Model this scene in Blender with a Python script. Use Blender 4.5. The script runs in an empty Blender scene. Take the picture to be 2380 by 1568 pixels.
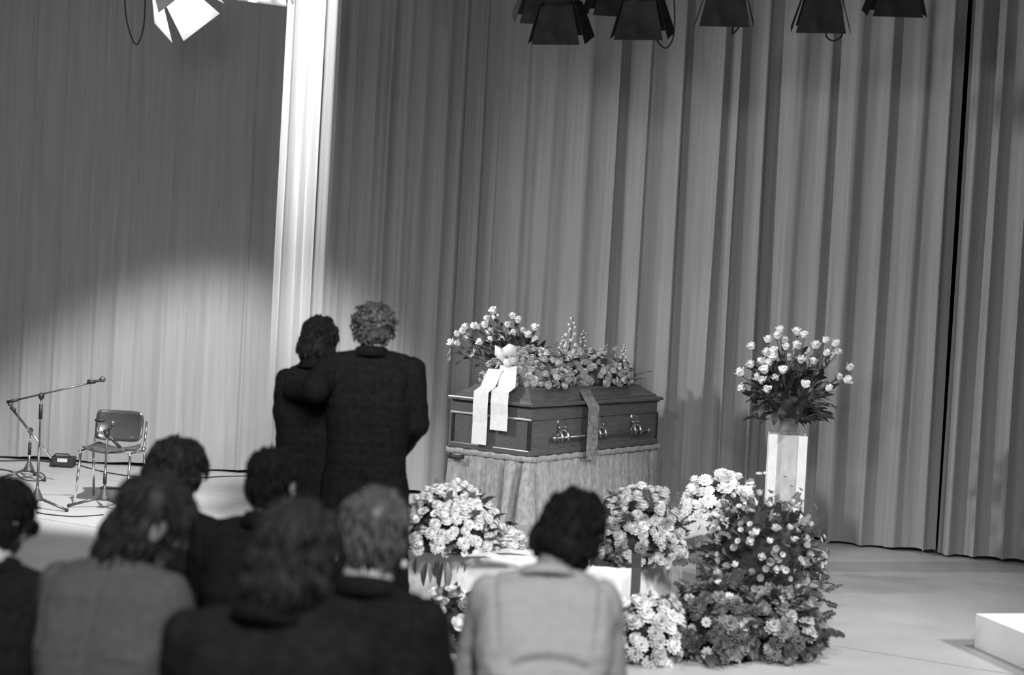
import bpy, bmesh, math, random
import numpy as np
from mathutils import Vector, Matrix, Quaternion, Euler, noise

random.seed(7)
R = math.radians
sc = bpy.context.scene
col = sc.collection

# ------------------------------------------------------------------ camera
F, TH, PT, CH = 3300.0, R(3.0), math.atan(94 / 3300.0), 1.95
cam_d = bpy.data.cameras.new('camera')
cam = bpy.data.objects.new('camera', cam_d)
col.objects.link(cam)
sc.camera = cam
cam_d.sensor_width = 36.0
cam_d.lens = 36.0 * F / 2380.0
fw = Vector((0, math.cos(PT), -math.sin(PT)))
up = Vector((0, math.sin(PT), math.cos(PT)))
rt = Vector((1, 0, 0))
cr = rt * math.cos(TH) + up * math.sin(TH)
cu = -rt * math.sin(TH) + up * math.cos(TH)
M = Matrix((cr, cu, -fw)).transposed().to_4x4()
M.translation = (0, 0, CH)
cam.matrix_world = M
cam_d.dof.use_dof = True
cam_d.dof.focus_distance = 11.6
cam_d.dof.aperture_fstop = 1.5
cam_d.clip_end = 100

def ray(px, py):
    a, b = px - 1190.0, 784.0 - py
    return cr * a + cu * b + fw * F
def at(px, py, Y):                      # the point at depth Y seen at a pixel of the photograph
    d = ray(px, py)
    return Vector((0, 0, CH)) + d * (Y / d.y)
def fl(px, py, z=0.0):                  # the point at height z seen at that pixel
    d = ray(px, py)
    return Vector((0, 0, CH)) + d * ((z - CH) / d.z)

# ------------------------------------------------------------------ light
sc.view_settings.view_transform = 'Standard'
sc.view_settings.look = 'None'
sc.view_settings.gamma = 1.0
sc.view_settings.exposure = 0.0
sc.view_settings.use_curve_mapping = False
w = bpy.data.worlds.new('studio_air'); sc.world = w
w.use_nodes = True
w.node_tree.nodes['Background'].inputs[0].default_value = (0.5, 0.5, 0.5, 1)
w.node_tree.nodes['Background'].inputs[1].default_value = 0.26

def spot(name, loc, aim, watts, size, blend=0.5, rad=0.08):
    l = bpy.data.lights.new(name, 'SPOT'); l.energy = watts; l.spot_size = R(size); l.spot_blend = blend
    l.shadow_soft_size = rad
    o = bpy.data.objects.new(name, l); col.objects.link(o); o.location = loc
    o.rotation_euler = (Vector(aim) - Vector(loc)).to_track_quat('-Z', 'Y').to_euler()
    return o
def area(name, loc, aim, watts, sx, sy):
    l = bpy.data.lights.new(name, 'AREA'); l.energy = watts; l.shape = 'RECTANGLE'; l.size = sx; l.size_y = sy
    o = bpy.data.objects.new(name, l); col.objects.link(o); o.location = loc
    o.rotation_euler = (Vector(aim) - Vector(loc)).to_track_quat('-Z', 'Y').to_euler()
    return o
spot('spot_chair_pool', (-1.6, 8.0, 6.0), (-3.05, 13.30, -0.05), 4500, 38, 0.5, 0.12)
SLIT = Vector((-4.4, 11.0, 5.9))                 # unseen lamp, its doors placed to cut a narrow beam on the curtain's edge
spot('spot_curtain_edge', SLIT, (-2.14, 14.35, 4.0), 5200, 66, 1.0, 0.002)
spot('spot_coffin_right', (4.2, 7.0, 5.4), (1.7, 9.5, 0.2), 560, 56, 0.8, 0.2)
spot('spot_table', (2.3, 3.5, 3.0), (0.4, 8.5, 0.2), 820, 36, 0.9, 0.3)  # unseen lamp added to brighten the table cloth, its right face above all
spot('spot_flowers_left', (-0.3, 4.2, 3.6), (-0.9, 8.6, 0.3), 420, 30, 0.9, 0.3)  # unseen fill added for the cloth and flowers on the table's left
spot('spot_curtain_from_left', (-6.0, 8.6, 4.6), (3.9, 11.8, 1.3), 1700, 50, 1.0, 0.2)
spot('spot_curtain_front', (-2.0, 3.2, 4.0), (2.4, 12.4, 1.3), 620, 58, 1.0, 0.35)  # added frontal fill to lift the right curtain; no such lamp in view
spot('spot_floor_right', (5.4, 6.0, 3.3), (1.3, 8.5, 0.2), 1000, 52, 0.9, 0.3)  # unseen fill added from the right for the table side and floor
spot('fill_audience', (0.4, -1.0, 5.6), (-0.3, 4.2, 0.9), 2500, 70, 0.9, 0.6)  # added fill behind the camera that lifts the seated rows
spot('fill_left_curtain', (-1.4, 2.0, 3.7), (-3.6, 14.0, 3.0), 480, 64, 0.95, 0.6)  # soft fill added out of view to raise the left curtain
spot('spot_left_curtain', (-8.6, 9.0, 4.3), (-3.4, 14.7, 3.0), 310, 56, 1.0, 0.15)  # oblique lamp added out of view to bring out the left folds

# ------------------------------------------------------------------ materials (all grey: a black-and-white photograph)
def mat(name, g, rough=0.6, metal=0.0, var=0.0, scale=8.0, bump=0.0, bscale=60.0, stretch=None, spec=0.5, sheen=0.0, transl=0.0):
    m = bpy.data.materials.new(name); m.use_nodes = True
    nt = m.node_tree; b = nt.nodes['Principled BSDF']
    b.inputs['Base Color'].default_value = (g, g, g, 1)
    b.inputs['Roughness'].default_value = rough; b.inputs['Metallic'].default_value = metal
    b.inputs['Specular IOR Level'].default_value = spec
    if sheen: b.inputs['Sheen Weight'].default_value = sheen
    tc = nt.nodes.new('ShaderNodeTexCoord')
    mp = nt.nodes.new('ShaderNodeMapping'); nt.links.new(tc.outputs['Object'], mp.inputs[0])
    if stretch: mp.inputs['Scale'].default_value = stretch
    if var:
        n = nt.nodes.new('ShaderNodeTexNoise'); n.inputs['Scale'].default_value = scale; n.inputs['Detail'].default_value = 6
        nt.links.new(mp.outputs[0], n.inputs['Vector'])
        r = nt.nodes.new('ShaderNodeMapRange'); r.inputs[1].default_value = 0.3; r.inputs[2].default_value = 0.7
        r.inputs[3].default_value = g * (1 - var); r.inputs[4].default_value = min(1, g * (1 + var))
        nt.links.new(n.outputs[0], r.inputs[0])
        c = nt.nodes.new('ShaderNodeCombineColor')
        for i in range(3): nt.links.new(r.outputs[0], c.inputs[i])
        nt.links.new(c.outputs[0], b.inputs['Base Color'])
    if bump:
        n2 = nt.nodes.new('ShaderNodeTexNoise'); n2.inputs['Scale'].default_value = bscale; n2.inputs['Detail'].default_value = 4
        nt.links.new(mp.outputs[0], n2.inputs['Vector'])
        bp = nt.nodes.new('ShaderNodeBump'); bp.inputs['Strength'].default_value = bump; bp.inputs['Distance'].default_value = 0.01
        nt.links.new(n2.outputs[0], bp.inputs['Height']); nt.links.new(bp.outputs[0], b.inputs['Normal'])
    if transl: b.inputs['Transmission Weight'].default_value = transl
    return m
MT = dict(
    curtain=mat('curtain_cloth', 0.27, 0.85, var=0.10, scale=30, bump=0.15, bscale=90, stretch=(1, 1, 0.03), spec=0.15, sheen=0.2),
    backdrop=mat('dark_wall', 0.012, 0.9, var=0.2, spec=0.1),
    floor=mat('stage_floor', 0.42, 0.42, var=0.06, scale=3, bump=0.03, bscale=30, spec=0.4),
    groove=mat('floor_joint', 0.05, 0.8, var=0.2),
    coffin=mat('coffin_wood', 0.088, 0.26, var=0.18, scale=14, stretch=(4, 0.6, 4), spec=0.5),
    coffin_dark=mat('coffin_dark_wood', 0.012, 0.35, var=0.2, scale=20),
    coffin_trim=mat('coffin_trim', 0.33, 0.35, var=0.1, metal=0.2),
    brass=mat('handle_metal', 0.32, 0.28, metal=0.9, var=0.5, scale=60),
    skirt=mat('bier_cloth', 0.27, 0.75, var=0.28, scale=38, bump=0.2, bscale=70, stretch=(1, 1, 0.5), spec=0.2, sheen=0.3),
    tablecloth=mat('white_cloth', 0.66, 0.8, var=0.05, scale=20, bump=0.1, bscale=80, spec=0.2),
    ribbon=mat('white_ribbon', 0.66, 0.45, var=0.07, scale=24),
    ribbon_grey=mat('grey_ribbon', 0.20, 0.5, var=0.5, scale=30),
    ribbon_black=mat('black_ribbon', 0.012, 0.6, var=0.3, scale=30),
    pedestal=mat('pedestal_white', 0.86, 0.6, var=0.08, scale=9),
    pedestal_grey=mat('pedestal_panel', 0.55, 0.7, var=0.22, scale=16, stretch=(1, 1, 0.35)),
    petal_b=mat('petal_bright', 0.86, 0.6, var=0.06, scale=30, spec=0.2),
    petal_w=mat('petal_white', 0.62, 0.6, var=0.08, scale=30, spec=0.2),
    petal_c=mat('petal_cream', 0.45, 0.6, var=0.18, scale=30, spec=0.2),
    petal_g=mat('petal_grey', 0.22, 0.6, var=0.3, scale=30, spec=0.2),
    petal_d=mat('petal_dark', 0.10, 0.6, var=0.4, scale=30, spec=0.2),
    heart=mat('flower_heart', 0.22, 0.8, var=0.3, scale=90),
    leaf=mat('leaf_dark', 0.035, 0.5, var=0.5, scale=20, spec=0.4),
    leaf_m=mat('leaf_mid', 0.10, 0.55, var=0.5, scale=20, spec=0.4),
    leaf_l=mat('leaf_pale', 0.24, 0.6, var=0.4, scale=20),
    moss=mat('moss', 0.02, 0.9, var=0.6, scale=40, bump=0.6, bscale=50),
    stem=mat('stem', 0.10, 0.6, var=0.3),
    chrome=mat('chrome', 0.75, 0.16, metal=1.0, var=0.05),
    stand=mat('stand_metal', 0.10, 0.35, metal=0.5, var=0.2),
    rubber=mat('black_rubber', 0.012, 0.6, var=0.3),
    shell=mat('chair_shell', 0.045, 0.22, var=0.08, spec=0.7),
    lamp=mat('lamp_black', 0.026, 0.8, var=0.3, scale=12, spec=0.05),
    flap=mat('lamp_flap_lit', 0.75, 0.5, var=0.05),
    cable=mat('cable', 0.015, 0.6, var=0.3),
    box=mat('white_block', 0.78, 0.6, var=0.04, scale=6),
    skin=mat('skin', 0.17, 0.5, var=0.08, scale=20, spec=0.3),
    eye=mat('eye', 0.5, 0.2, var=0.4, scale=40),
    black=mat('black_wool', 0.0105, 0.9, var=0.3, scale=40, bump=0.3, bscale=160, spec=0.05),
    black2=mat('black_suit', 0.010, 0.9, var=0.3, scale=40, bump=0.3, bscale=160, spec=0.05),
    grey_coat=mat('grey_coat', 0.068, 0.9, var=0.15, scale=60, bump=0.4, bscale=140, spec=0.1),
    white_jacket=mat('white_jacket', 0.31, 0.85, var=0.05, scale=30, bump=0.15, bscale=120, spec=0.1),
    trousers=mat('trousers', 0.012, 0.9, var=0.3, scale=40, spec=0.1),
    shoe=mat('shoe', 0.008, 0.35, var=0.3),
    shirt=mat('shirt', 0.45, 0.8, var=0.08),
    black_coat=mat('black_coat', 0.0068, 0.9, var=0.3, scale=40, bump=0.2, bscale=160, spec=0.05),
    hair_b=mat('hair_black', 0.009, 0.7, var=0.4, scale=50, spec=0.08),
    hair_d=mat('hair_dark', 0.015, 0.6, var=0.5, scale=50, spec=0.18),
    hair_c=mat('hair_curly', 0.036, 0.5, var=0.7, scale=45, spec=0.4),
    hair_g=mat('hair_grey', 0.058, 0.5, var=0.4, scale=40, spec=0.4),
    lens=mat('dark_lens', 0.008, 0.12, var=0.2),
    pearl=mat('earring', 0.75, 0.3, var=0.05),
    bench=mat('bench_cover', 0.04, 0.7, var=0.2),
    label=mat('pale_label', 0.5, 0.6, var=0.1),
)
m = bpy.data.materials.new('vase_glass'); m.use_nodes = True
b = m.node_tree.nodes['Principled BSDF']
b.inputs['Base Color'].default_value = (0.85, 0.85, 0.85, 1); b.inputs['Roughness'].default_value = 0.12
b.inputs['Transmission Weight'].default_value = 0.85; b.inputs['IOR'].default_value = 1.15
MT['glass'] = m
m = bpy.data.materials.new('lamp_lens'); m.use_nodes = True
b = m.node_tree.nodes['Principled BSDF']
b.inputs['Emission Color'].default_value = (1, 1, 1, 1); b.inputs['Emission Strength'].default_value = 30
MT['glow'] = m

# ------------------------------------------------------------------ mesh helpers
class MB:
    def __init__(s): s.v, s.f, s.mi = [], [], []
    def add(s, vs, fs, mi=0):
        o = len(s.v); s.v += [tuple(p) for p in vs]
        s.f += [tuple(i + o for i in f) for f in fs]; s.mi += [mi] * len(fs); return s
    def box(s, c, d, rz=0, mi=0, rot=None):
        q = rot or Matrix.Rotation(rz, 3, 'Z'); c = Vector(c)
        vs = [c + q @ Vector((x * d[0] / 2, y * d[1] / 2, z * d[2] / 2)) for x in (-1, 1) for y in (-1, 1) for z in (-1, 1)]
        return s.add(vs, [(0, 1, 3, 2), (4, 6, 7, 5), (0, 4, 5, 1), (2, 3, 7, 6), (0, 2, 6, 4), (1, 5, 7, 3)], mi)
    def tube(s, pts, r, n=8, mi=0, cap=True):
        pts = [Vector(p) for p in pts]
        rs = r if isinstance(r, (list, tuple)) else [r] * len(pts)
        prev = None; vs = []
        for i, p in enumerate(pts):
            t = (pts[min(i + 1, len(pts) - 1)] - pts[max(i - 1, 0)])
            t = t.normalized() if t.length > 1e-9 else Vector((0, 0, 1))
            if prev is None:
                a = t.cross(Vector((0, 0, 1)))
                if a.length < 0.05: a = t.cross(Vector((1, 0, 0)))
            else: a = prev - t * prev.dot(t)
            a.normalize(); prev = a; bb = t.cross(a)
            for k in range(n):
                th = 2 * math.pi * k / n; vs.append(p + (a * math.cos(th) + bb * math.sin(th)) * rs[i])
        fs = []
        for i in range(len(pts) - 1):
            for k in range(n): fs.append((i * n + k, i * n + (k + 1) % n, (i + 1) * n + (k + 1) % n, (i + 1) * n + k))
        if cap: fs += [tuple(range(n - 1, -1, -1)), tuple((len(pts) - 1) * n + k for k in range(n))]
        return s.add(vs, fs, mi)
    def lathe(s, prof, n=16, c=(0, 0, 0), mi=0, q=None):
        c = Vector(c); vs = []
        for r, z in prof:
            for k in range(n):
                p = Vector((r * math.cos(2 * math.pi * k / n), r * math.sin(2 * math.pi * k / n), z))
                vs.append(c + (q @ p if q else p))
        fs = [(i * n + k, i * n + (k + 1) % n, (i + 1) * n + (k + 1) % n, (i + 1) * n + k) for i in range(len(prof) - 1) for k in range(n)]
        fs += [tuple(range(n - 1, -1, -1)), tuple((len(prof) - 1) * n + k for k in range(n))]
        return s.add(vs, fs, mi)
    def ell(s, c, rad, q=None, n=12, m=7, mi=0):
        c = Vector(c); vs = []
        for i in range(m + 1):
            ph = math.pi * i / m
            for k in range(n):
                th = 2 * math.pi * k / n
                p = Vector((rad[0] * math.sin(ph) * math.cos(th), rad[1] * math.sin(ph) * math.sin(th), -rad[2] * math.cos(ph)))
                vs.append(c + (q @ p if q else p))
        fs = [(i * n + k, i * n + (k + 1) % n, (i + 1) * n + (k + 1) % n, (i + 1) * n + k) for i in range(m) for k in range(n)]
        return s.add(vs, fs, mi)
    def strip(s, L, Rr, th=0.0, mi=0):   # ribbon between two polylines, with thickness th
        n = len(L); L = [Vector(p) for p in L]; Rr = [Vector(p) for p in Rr]
        vs = []
        for i in range(n):
            t = L[min(i + 1, n - 1)] - L[max(i - 1, 0)]; nn = t.cross(Rr[i] - L[i])
            nn = nn.normalized() * th if nn.length > 1e-9 else Vector((0, 0, th))
            vs += [L[i], Rr[i], Rr[i] + nn, L[i] + nn]
        fs = []
        for i in range(n - 1):
            for k in range(4): fs.append((4 * i + k, 4 * i + (k + 1) % 4, 4 * i + 4 + (k + 1) % 4, 4 * i + 4 + k))
        fs += [(0, 3, 2, 1), (4 * n - 4, 4 * n - 3, 4 * n - 2, 4 * n - 1)]
        return s.add(vs, fs, mi)
    def mesh(s, name, mats, smooth=False):
        me = bpy.data.meshes.new(name); me.from_pydata(s.v, [], s.f)
        for k in (mats if isinstance(mats, (list, tuple)) else [mats]): me.materials.append(MT[k])
        me.polygons.foreach_set('material_index', s.mi)
        bm = bmesh.new(); bm.from_mesh(me); bmesh.ops.remove_doubles(bm, verts=bm.verts, dist=1e-6)
        bmesh.ops.recalc_face_normals(bm, faces=bm.faces); bm.to_mesh(me); bm.free()
        if smooth: me.polygons.foreach_set('use_smooth', [True] * len(me.polygons))
        return me
    def build(s, name, mats, parent=None, smooth=False, bevel=0.0):
        return link(name, s.mesh(name, mats, smooth), parent, bevel)

def link(name, me, parent=None, bevel=0.0):
    o = bpy.data.objects.new(name, me); col.objects.link(o)
    if parent: o.parent = parent
    if bevel:
        b = o.modifiers.new('bevel', 'BEVEL'); b.width = bevel; b.segments = 2; b.limit_method = 'ANGLE'
    return o
def tag(o, label=None, cat=None, group=None, kind=None):
    if label: o['label'] = label
    if cat: o['category'] = cat
    if group: o['group'] = group
    if kind: o['kind'] = kind
    return o
def empty(name, loc, rz=0.0, label=None, cat=None, group=None):
    o = bpy.data.objects.new(name, None); col.objects.link(o); o.location = loc; o.rotation_euler = (0, 0, rz)
    o.empty_display_size = 0.1
    return tag(o, label, cat, group)
def part(name, me, parent, loc=(0, 0, 0), q=None, s=1.0):
    o = bpy.data.objects.new(name, me); col.objects.link(o); o.parent = parent; o.location = loc
    if q is not None: o.rotation_mode = 'QUATERNION'; o.rotation_quaternion = q
    o.scale = (s, s, s) if not isinstance(s, tuple) else s
    return o
def copy_tree(o, parent=None):
    c = o.copy(); col.objects.link(c); c.parent = parent
    for ch in o.children: copy_tree(ch, c)
    return c
def rnd(a, b): return random.uniform(a, b)

# ------------------------------------------------------------------ the setting
# floor: sheets laid parallel to the right-hand curtain, with dark joints between them
fd = Vector((3.60 + 2.63, 9.68 - 12.89, 0)).normalized(); fn = Vector((-fd.y, fd.x, 0))
f0 = Vector((2.33, 10.38, 0))
floor = MB().box((0, 8, -0.06), (26, 26, 0.08)).build('floor', 'groove'); tag(floor, kind='structure')
for k in range(-6, 4):
    c = f0 + fn * (k * 2.0 + 1.0)
    MB().box((c.x, c.y, -0.012), (26, 1.986, 0.024), rz=math.atan2(fd.y, fd.x)).build('floor_sheet', 'floor', floor)

MB().box((-4.0, 15.15, 3.1), (10.0, 0.1, 6.4), rz=-0.04).build('wall_back', 'backdrop')
wr = MB().box((1.9, 13.08, 3.1), (9.6, 0.1, 6.4), rz=math.atan2(-0.433, 1.0)).build('wall_right', 'backdrop')
for n in ('wall_back', 'wall_right'): tag(bpy.data.objects[n], kind='structure')

def curtain(name, label, path, widths, amps, over, seed, hem=0.03, top=6.1, lean=0.0):
    """a pleated drape hung along path; widths, amps: ranges of the pleats; over: how far a pleat laps over the next"""
    rs = random.Random(seed)
    path = [Vector((x, y, 0)) for x, y in path]
    seg = [(path[i + 1] - path[i]).length for i in range(len(path) - 1)]; L = sum(seg)
    def base(t):
        t0 = t
        for i, s in enumerate(seg):
            if t <= s or i == len(seg) - 1:
                d = (path[i + 1] - path[i]).normalized(); return path[i] + d * t, d
            t -= s
    pts = []; t = 0.0
    while t < L:
        wd = rs.uniform(*widths); am = rs.uniform(*amps); ov = rs.uniform(*over); dr = rs.uniform(-0.03, 0.03); ph = rs.uniform(0, 6.28)
        if rs.random() < 0.25: am *= 1.7; ov *= 2.0
        k = rs.uniform(0, 6.28)
        for j in range(14):
            u = j / 14.0; a = 2 * math.pi * u
            pts.append((t + wd * (u + ov * math.sin(a)), am * (0.5 - 0.5 * math.cos(a)) + 0.006 * math.sin(3 * a + k), dr, ph, am))
        t += wd
    nz = 16; vs = []
    for i in range(nz + 1):
        z = i / nz
        for (tt, dd, dr, ph, am) in pts:
            p, d = base(max(-0.2, tt + dr * math.sin(3.0 * z + ph) * (1 - z)))
            n = Vector((d.y, -d.x, 0))
            q = p + n * (dd * (0.85 + 0.3 * (1 - z)) + 0.015 * math.sin(2.2 * z + ph))
            hz = hem + 0.012 * math.sin(tt * 5 + seed) if i == 0 else 0
            vs.append((q.x + lean * z, q.y, hem + z * (top - hem) + (hz - hem if i == 0 else 0)))
    m = len(pts)
    fs = [(i * m + j, i * m + j + 1, (i + 1) * m + j + 1, (i + 1) * m + j) for i in range(nz) for j in range(m - 1)]
    o = MB().add(vs, fs).build(name, 'curtain', None, smooth=True)
    tag(o, label, 'curtain', 'grey stage curtains')
    return o
def on_r(x): return (x, 14.15 - 0.433 * (x + 1.95))
curtain('stage_curtain', 'dim grey stage curtain behind the boom microphone at far left', [(-7.4, 14.82), (-4.25, 14.68)], (0.3, 0.6), (0.018, 0.04), (0.04, 0.14), 1)
curtain('stage_curtain', 'grey stage curtain with lit lower half behind the metal chair', [(-4.30, 14.64), (-2.36, 14.55)], (0.3, 0.6), (0.018, 0.035), (0.04, 0.14), 5)
curtain('stage_curtain', 'brightly spotlit curtain edge above the embracing pair', [(-2.42, 14.56), (-2.06, 14.22)], (0.13, 0.18), (0.08, 0.12), (0.05, 0.12), 12)
curtain('stage_curtain', 'darker tightly pleated curtain between lit edge and coffin', [on_r(-2.04), on_r(-0.37)], (0.12, 0.26), (0.05, 0.10), (0.06, 0.16), 21)
curtain('stage_curtain', 'wide grey stage curtain directly behind the flower-topped coffin', [on_r(-0.34), on_r(1.74)], (0.16, 0.38), (0.04, 0.085), (0.03, 0.14), 34)
curtain('stage_curtain', 'grey stage curtain behind the white rose pedestal', [on_r(1.78), on_r(3.60)], (0.18, 0.34), (0.05, 0.09), (0.03, 0.13), 48)
curtain('stage_curtain', 'shadowed grey stage curtain at the far right edge', [on_r(3.63), on_r(6.2)], (0.16, 0.30), (0.05, 0.10), (0.03, 0.12), 55)

# ------------------------------------------------------------------ coffin on its skirted bier
CA = R(36); CW, CL = 0.73, 1.87
lip = at(1237, 940, 10.5)                       # near corner of the lid's lip
ex = Vector((math.cos(CA), -math.sin(CA), 0)); ey = Vector((math.sin(CA), math.cos(CA), 0))
cc = Vector((lip.x, lip.y, 0)) - ex * (CW / 2 + 0.035) + ey * (CL / 2 + 0.035)
ZB, ZL = 0.765, lip.z - 0.02                    # underside of the body, underside of the lid
def cof(x, y, z): return Vector((cc.x, cc.y, 0)) + ex * x + ey * y + Vector((0, 0, z))
coffin = empty('coffin', (cc.x, cc.y, ZB), -CA, 'dark wooden coffin with ornate metal handles on a draped bier', 'coffin')
hb = ZL - ZB
MB().box((0, 0, hb / 2), (CW, CL, hb)).build('body', 'coffin', coffin, bevel=0.008)
MB().box((0, 0, 0.025), (CW + 0.03, CL + 0.03, 0.05)).build('base_moulding', 'coffin', coffin, bevel=0.01)
for sx in (-1, 1):
    for sy in (-1, 1):
        MB().tube([(sx * (CW / 2 - 0.004), sy * (CL / 2 - 0.004), 0.05), (sx * (CW / 2 - 0.004), sy * (CL / 2 - 0.004), hb - 0.11)], 0.017, 8).build('corner_bead', 'coffin_dark', coffin)
for sy in (-1, 1):
    MB().box((0, sy * (CL / 2 + 0.008), hb - 0.10), (CW + 0.03, 0.022, 0.016)).build('trim_rail', 'coffin_trim', coffin, bevel=0.004)
for sx in (-1, 1):
    MB().box((sx * (CW / 2 + 0.006), 0, hb - 0.10), (0.014, CL - 0.02, 0.010)).build('trim_rail', 'coffin', coffin, bevel=0.003)
lm = MB()
steps = [(0.035, 0.0), (0.035, 0.018), (0.028, 0.026), (-0.010, 0.034), (-0.012, 0.046), (-0.035, 0.056), (-0.105, 0.108), (-0.107, 0.120), (-0.125, 0.126)]
vs = []
for o_, z in steps:
    a, b_ = CW / 2 + o_, CL / 2 + o_
    vs += [(-a, -b_, hb + z), (a, -b_, hb + z), (a, b_, hb + z), (-a, b_, hb + z)]
fs = [(4 * i + k, 4 * i + (k + 1) % 4, 4 * i + 4 + (k + 1) % 4, 4 * i + 4 + k) for i in range(len(steps) - 1) for k in range(4)] + [(0, 3, 2, 1), tuple(len(vs) - 4 + k for k in range(4))]
lid = lm.add(vs, fs).build('lid', 'coffin', coffin)
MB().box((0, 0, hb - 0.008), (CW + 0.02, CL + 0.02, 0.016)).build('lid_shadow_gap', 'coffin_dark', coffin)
LID = ZL + 0.126
for sx in (-1, 1):
    hz = hb * 0.40
    for yy in (-0.52, 0.02, 0.56):
        pl = MB()
        prof = [(-0.045, 0.05), (-0.062, 0.075), (-0.05, 0.10), (-0.02, 0.092), (0, 0.11), (0.02, 0.092), (0.05, 0.10), (0.062, 0.075), (0.045, 0.05), (0.04, -0.01), (0.055, -0.05), (0.03, -0.075), (0, -0.06), (-0.03, -0.075), (-0.055, -0.05), (-0.04, -0.01)]
        n = len(prof)
        x0 = sx * (CW / 2 + 0.001)
        pl.add([(x0, yy + a, hz + 0.02 + b_) for a, b_ in prof] + [(x0 + sx * 0.010, yy + a * 0.9, hz + 0.02 + b_ * 0.9) for a, b_ in prof],
               [(i, (i + 1) % n, n + (i + 1) % n, n + i) for i in range(n)] + [tuple(range(n)), tuple(range(2 * n - 1, n - 1, -1))])
        h = pl.build('handle', 'brass', coffin)
        for d in (-0.042, 0.042):
            MB().tube([(x0, yy + d, hz + 0.035), (x0 + sx * 0.03, yy + d, hz + 0.02), (x0 + sx * 0.045, yy + d, hz - 0.015), (x0 + sx * 0.04, yy + d, hz - 0.045)], [0.015, 0.013, 0.018, 0.016], 8).build('handle_lug', 'brass', h, smooth=True)
            MB().ell((x0 + sx * 0.014, yy + d, hz + 0.055), (0.012, 0.014, 0.014)).build('handle_boss', 'brass', h, smooth=True)
    bar = MB().tube([(sx * (CW / 2 + 0.046), -0.66, hz - 0.018), (sx * (CW / 2 + 0.046), 0.72, hz - 0.018)], 0.011, 8).build('carrying_bar', 'brass', coffin, smooth=True)
    for yy in (-0.67, 0.73):
        MB().ell((sx * (CW / 2 + 0.046), yy, hz - 0.018), (0.022, 0.026, 0.022)).build('bar_knob', 'brass', bar, smooth=True)

def rrect(a, b_, r, N):
    """points and outward normals round a rounded rectangle of half sizes a, b_"""
    P = []
    segs = [((a - r, -b_), (a, -b_ + r), 0), ]
    corners = [(a - r, -(b_ - r), -90), (a - r, b_ - r, 0), (-(a - r), b_ - r, 90), (-(a - r), -(b_ - r), 180)]
    per = 4 * (a + b_ - 2 * r) + 2 * math.pi * r
    pts = []
    M_ = 2000
    raw = []
    for ci, (x, y, st) in enumerate(corners):
        for k in range(12):
            th = R(st + 90 * k / 11); raw.append((x + r * math.cos(th), y + r * math.sin(th), math.cos(th), math.sin(th)))
    raw.append(raw[0])
    ln = [0]
    for i in range(len(raw) - 1): ln.append(ln[-1] + math.hypot(raw[i + 1][0] - raw[i][0], raw[i + 1][1] - raw[i][1]))
    out = []; j = 0
    for k in range(N):
        t = ln[-1] * k / N
        while ln[j + 1] < t: j += 1
        u = (t - ln[j]) / max(1e-9, ln[j + 1] - ln[j])
        q = [raw[j][i] * (1 - u) + raw[j + 1][i] * u for i in range(4)]
        out.append((q[0], q[1], q[2], q[3], t))
    return out
def skirt_mesh(a, b_, h, r, N, fold, amp, flare, rows=10, seed=0, z0=0.0, cap=True, deep=()):
    rs = random.Random(seed); ph = [rs.uniform(0, 6.28) for _ in range(6)]
    pr = rrect(a, b_, r, N); vs = []
    for i in range(rows + 1):
        k = i / rows
        for (x, y, nx, ny, t) in pr:
            f = math.sin(t * fold + ph[0] + 0.8 * math.sin(t * fold * 0.23 + ph[1])) + 0.5 * math.sin(t * fold * 2.3 + ph[2]) * (1 - 0.5 * k) + 0.6 * math.sin(t * fold * 0.37 + ph[3])
            f -= 0.5 * abs(math.sin(t * fold * 0.31 + ph[4])) ** 8 * 2.5
            dd = amp * (0.25 + 0.75 * k) * f + flare * k
            for (cx, cy, wid, dep) in deep:
                e = math.hypot(x - cx, y - cy) / wid
                dd += dep * math.sqrt(k) * math.exp(-e * e) * (2 * math.sqrt(abs(math.sin(6.0 * (x - cx) / wid - 5.0 * (y - cy) / wid + 0.9))) - 1.25)
            vs.append((x + nx * dd, y + ny * dd, z0 + h * (1 - k)))
    fs = [(i * N + j, i * N + (j + 1) % N, (i + 1) * N + (j + 1) % N, (i + 1) * N + j) for i in range(rows) for j in range(N)]
    if cap: fs.append(tuple(range(N)))
    return MB().add(vs, fs)
bier = empty('coffin_bier', (cc.x, cc.y, 0), -CA, 'coffin bier hung with pale gathered patterned cloth', 'bier')
MB().box((0, 0, ZB / 2 + 0.1), (0.5, 1.5, ZB - 0.22)).build('frame', 'coffin_dark', bier)
skirt_mesh(CW / 2 + 0.02, CL / 2 + 0.02, ZB - 0.02, 0.03, 640, 58, 0.018, 0.045, 12, 3, 0.008, deep=[(CW / 2, -CL / 2, 0.30, 0.13)]).build('cloth_skirt', 'skirt', bier, smooth=True)
fr = MB()
pr = rrect(CW / 2 + 0.035, CL / 2 + 0.035, 0.03, 260); vs = []
for k, (o_, z) in enumerate([(-0.004, 0.016), (0.006, 0.010), (0.004, -0.022), (-0.008, -0.026)]):
    for (x, y, nx, ny, t) in pr:
        d = o_ + 0.003 * math.sin(t * 150 + k * 0.7); vs.append((x + nx * d, y + ny * d, ZB - 0.012 + z + 0.003 * math.sin(t * 41)))
fr.add(vs, [(i * 260 + j, i * 260 + (j + 1) % 260, (i + 1) * 260 + (j + 1) % 260, (i + 1) * 260 + j) for i in range(3) for j in range(260)])
fr.build('top_frill', 'skirt', bier, smooth=True)
for x in (-0.27, 0.27):
    MB().tube([(x - 0.06, -CL / 2 - 0.05, ZB - 0.055), (x - 0.05, -CL / 2 - 0.085, ZB - 0.06), (x + 0.05, -CL / 2 - 0.085, ZB - 0.06), (x + 0.06, -CL / 2 - 0.05, ZB - 0.055)], 0.017, 8).build('grip', 'rubber', bier, smooth=True) if x < 0 else None

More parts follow.
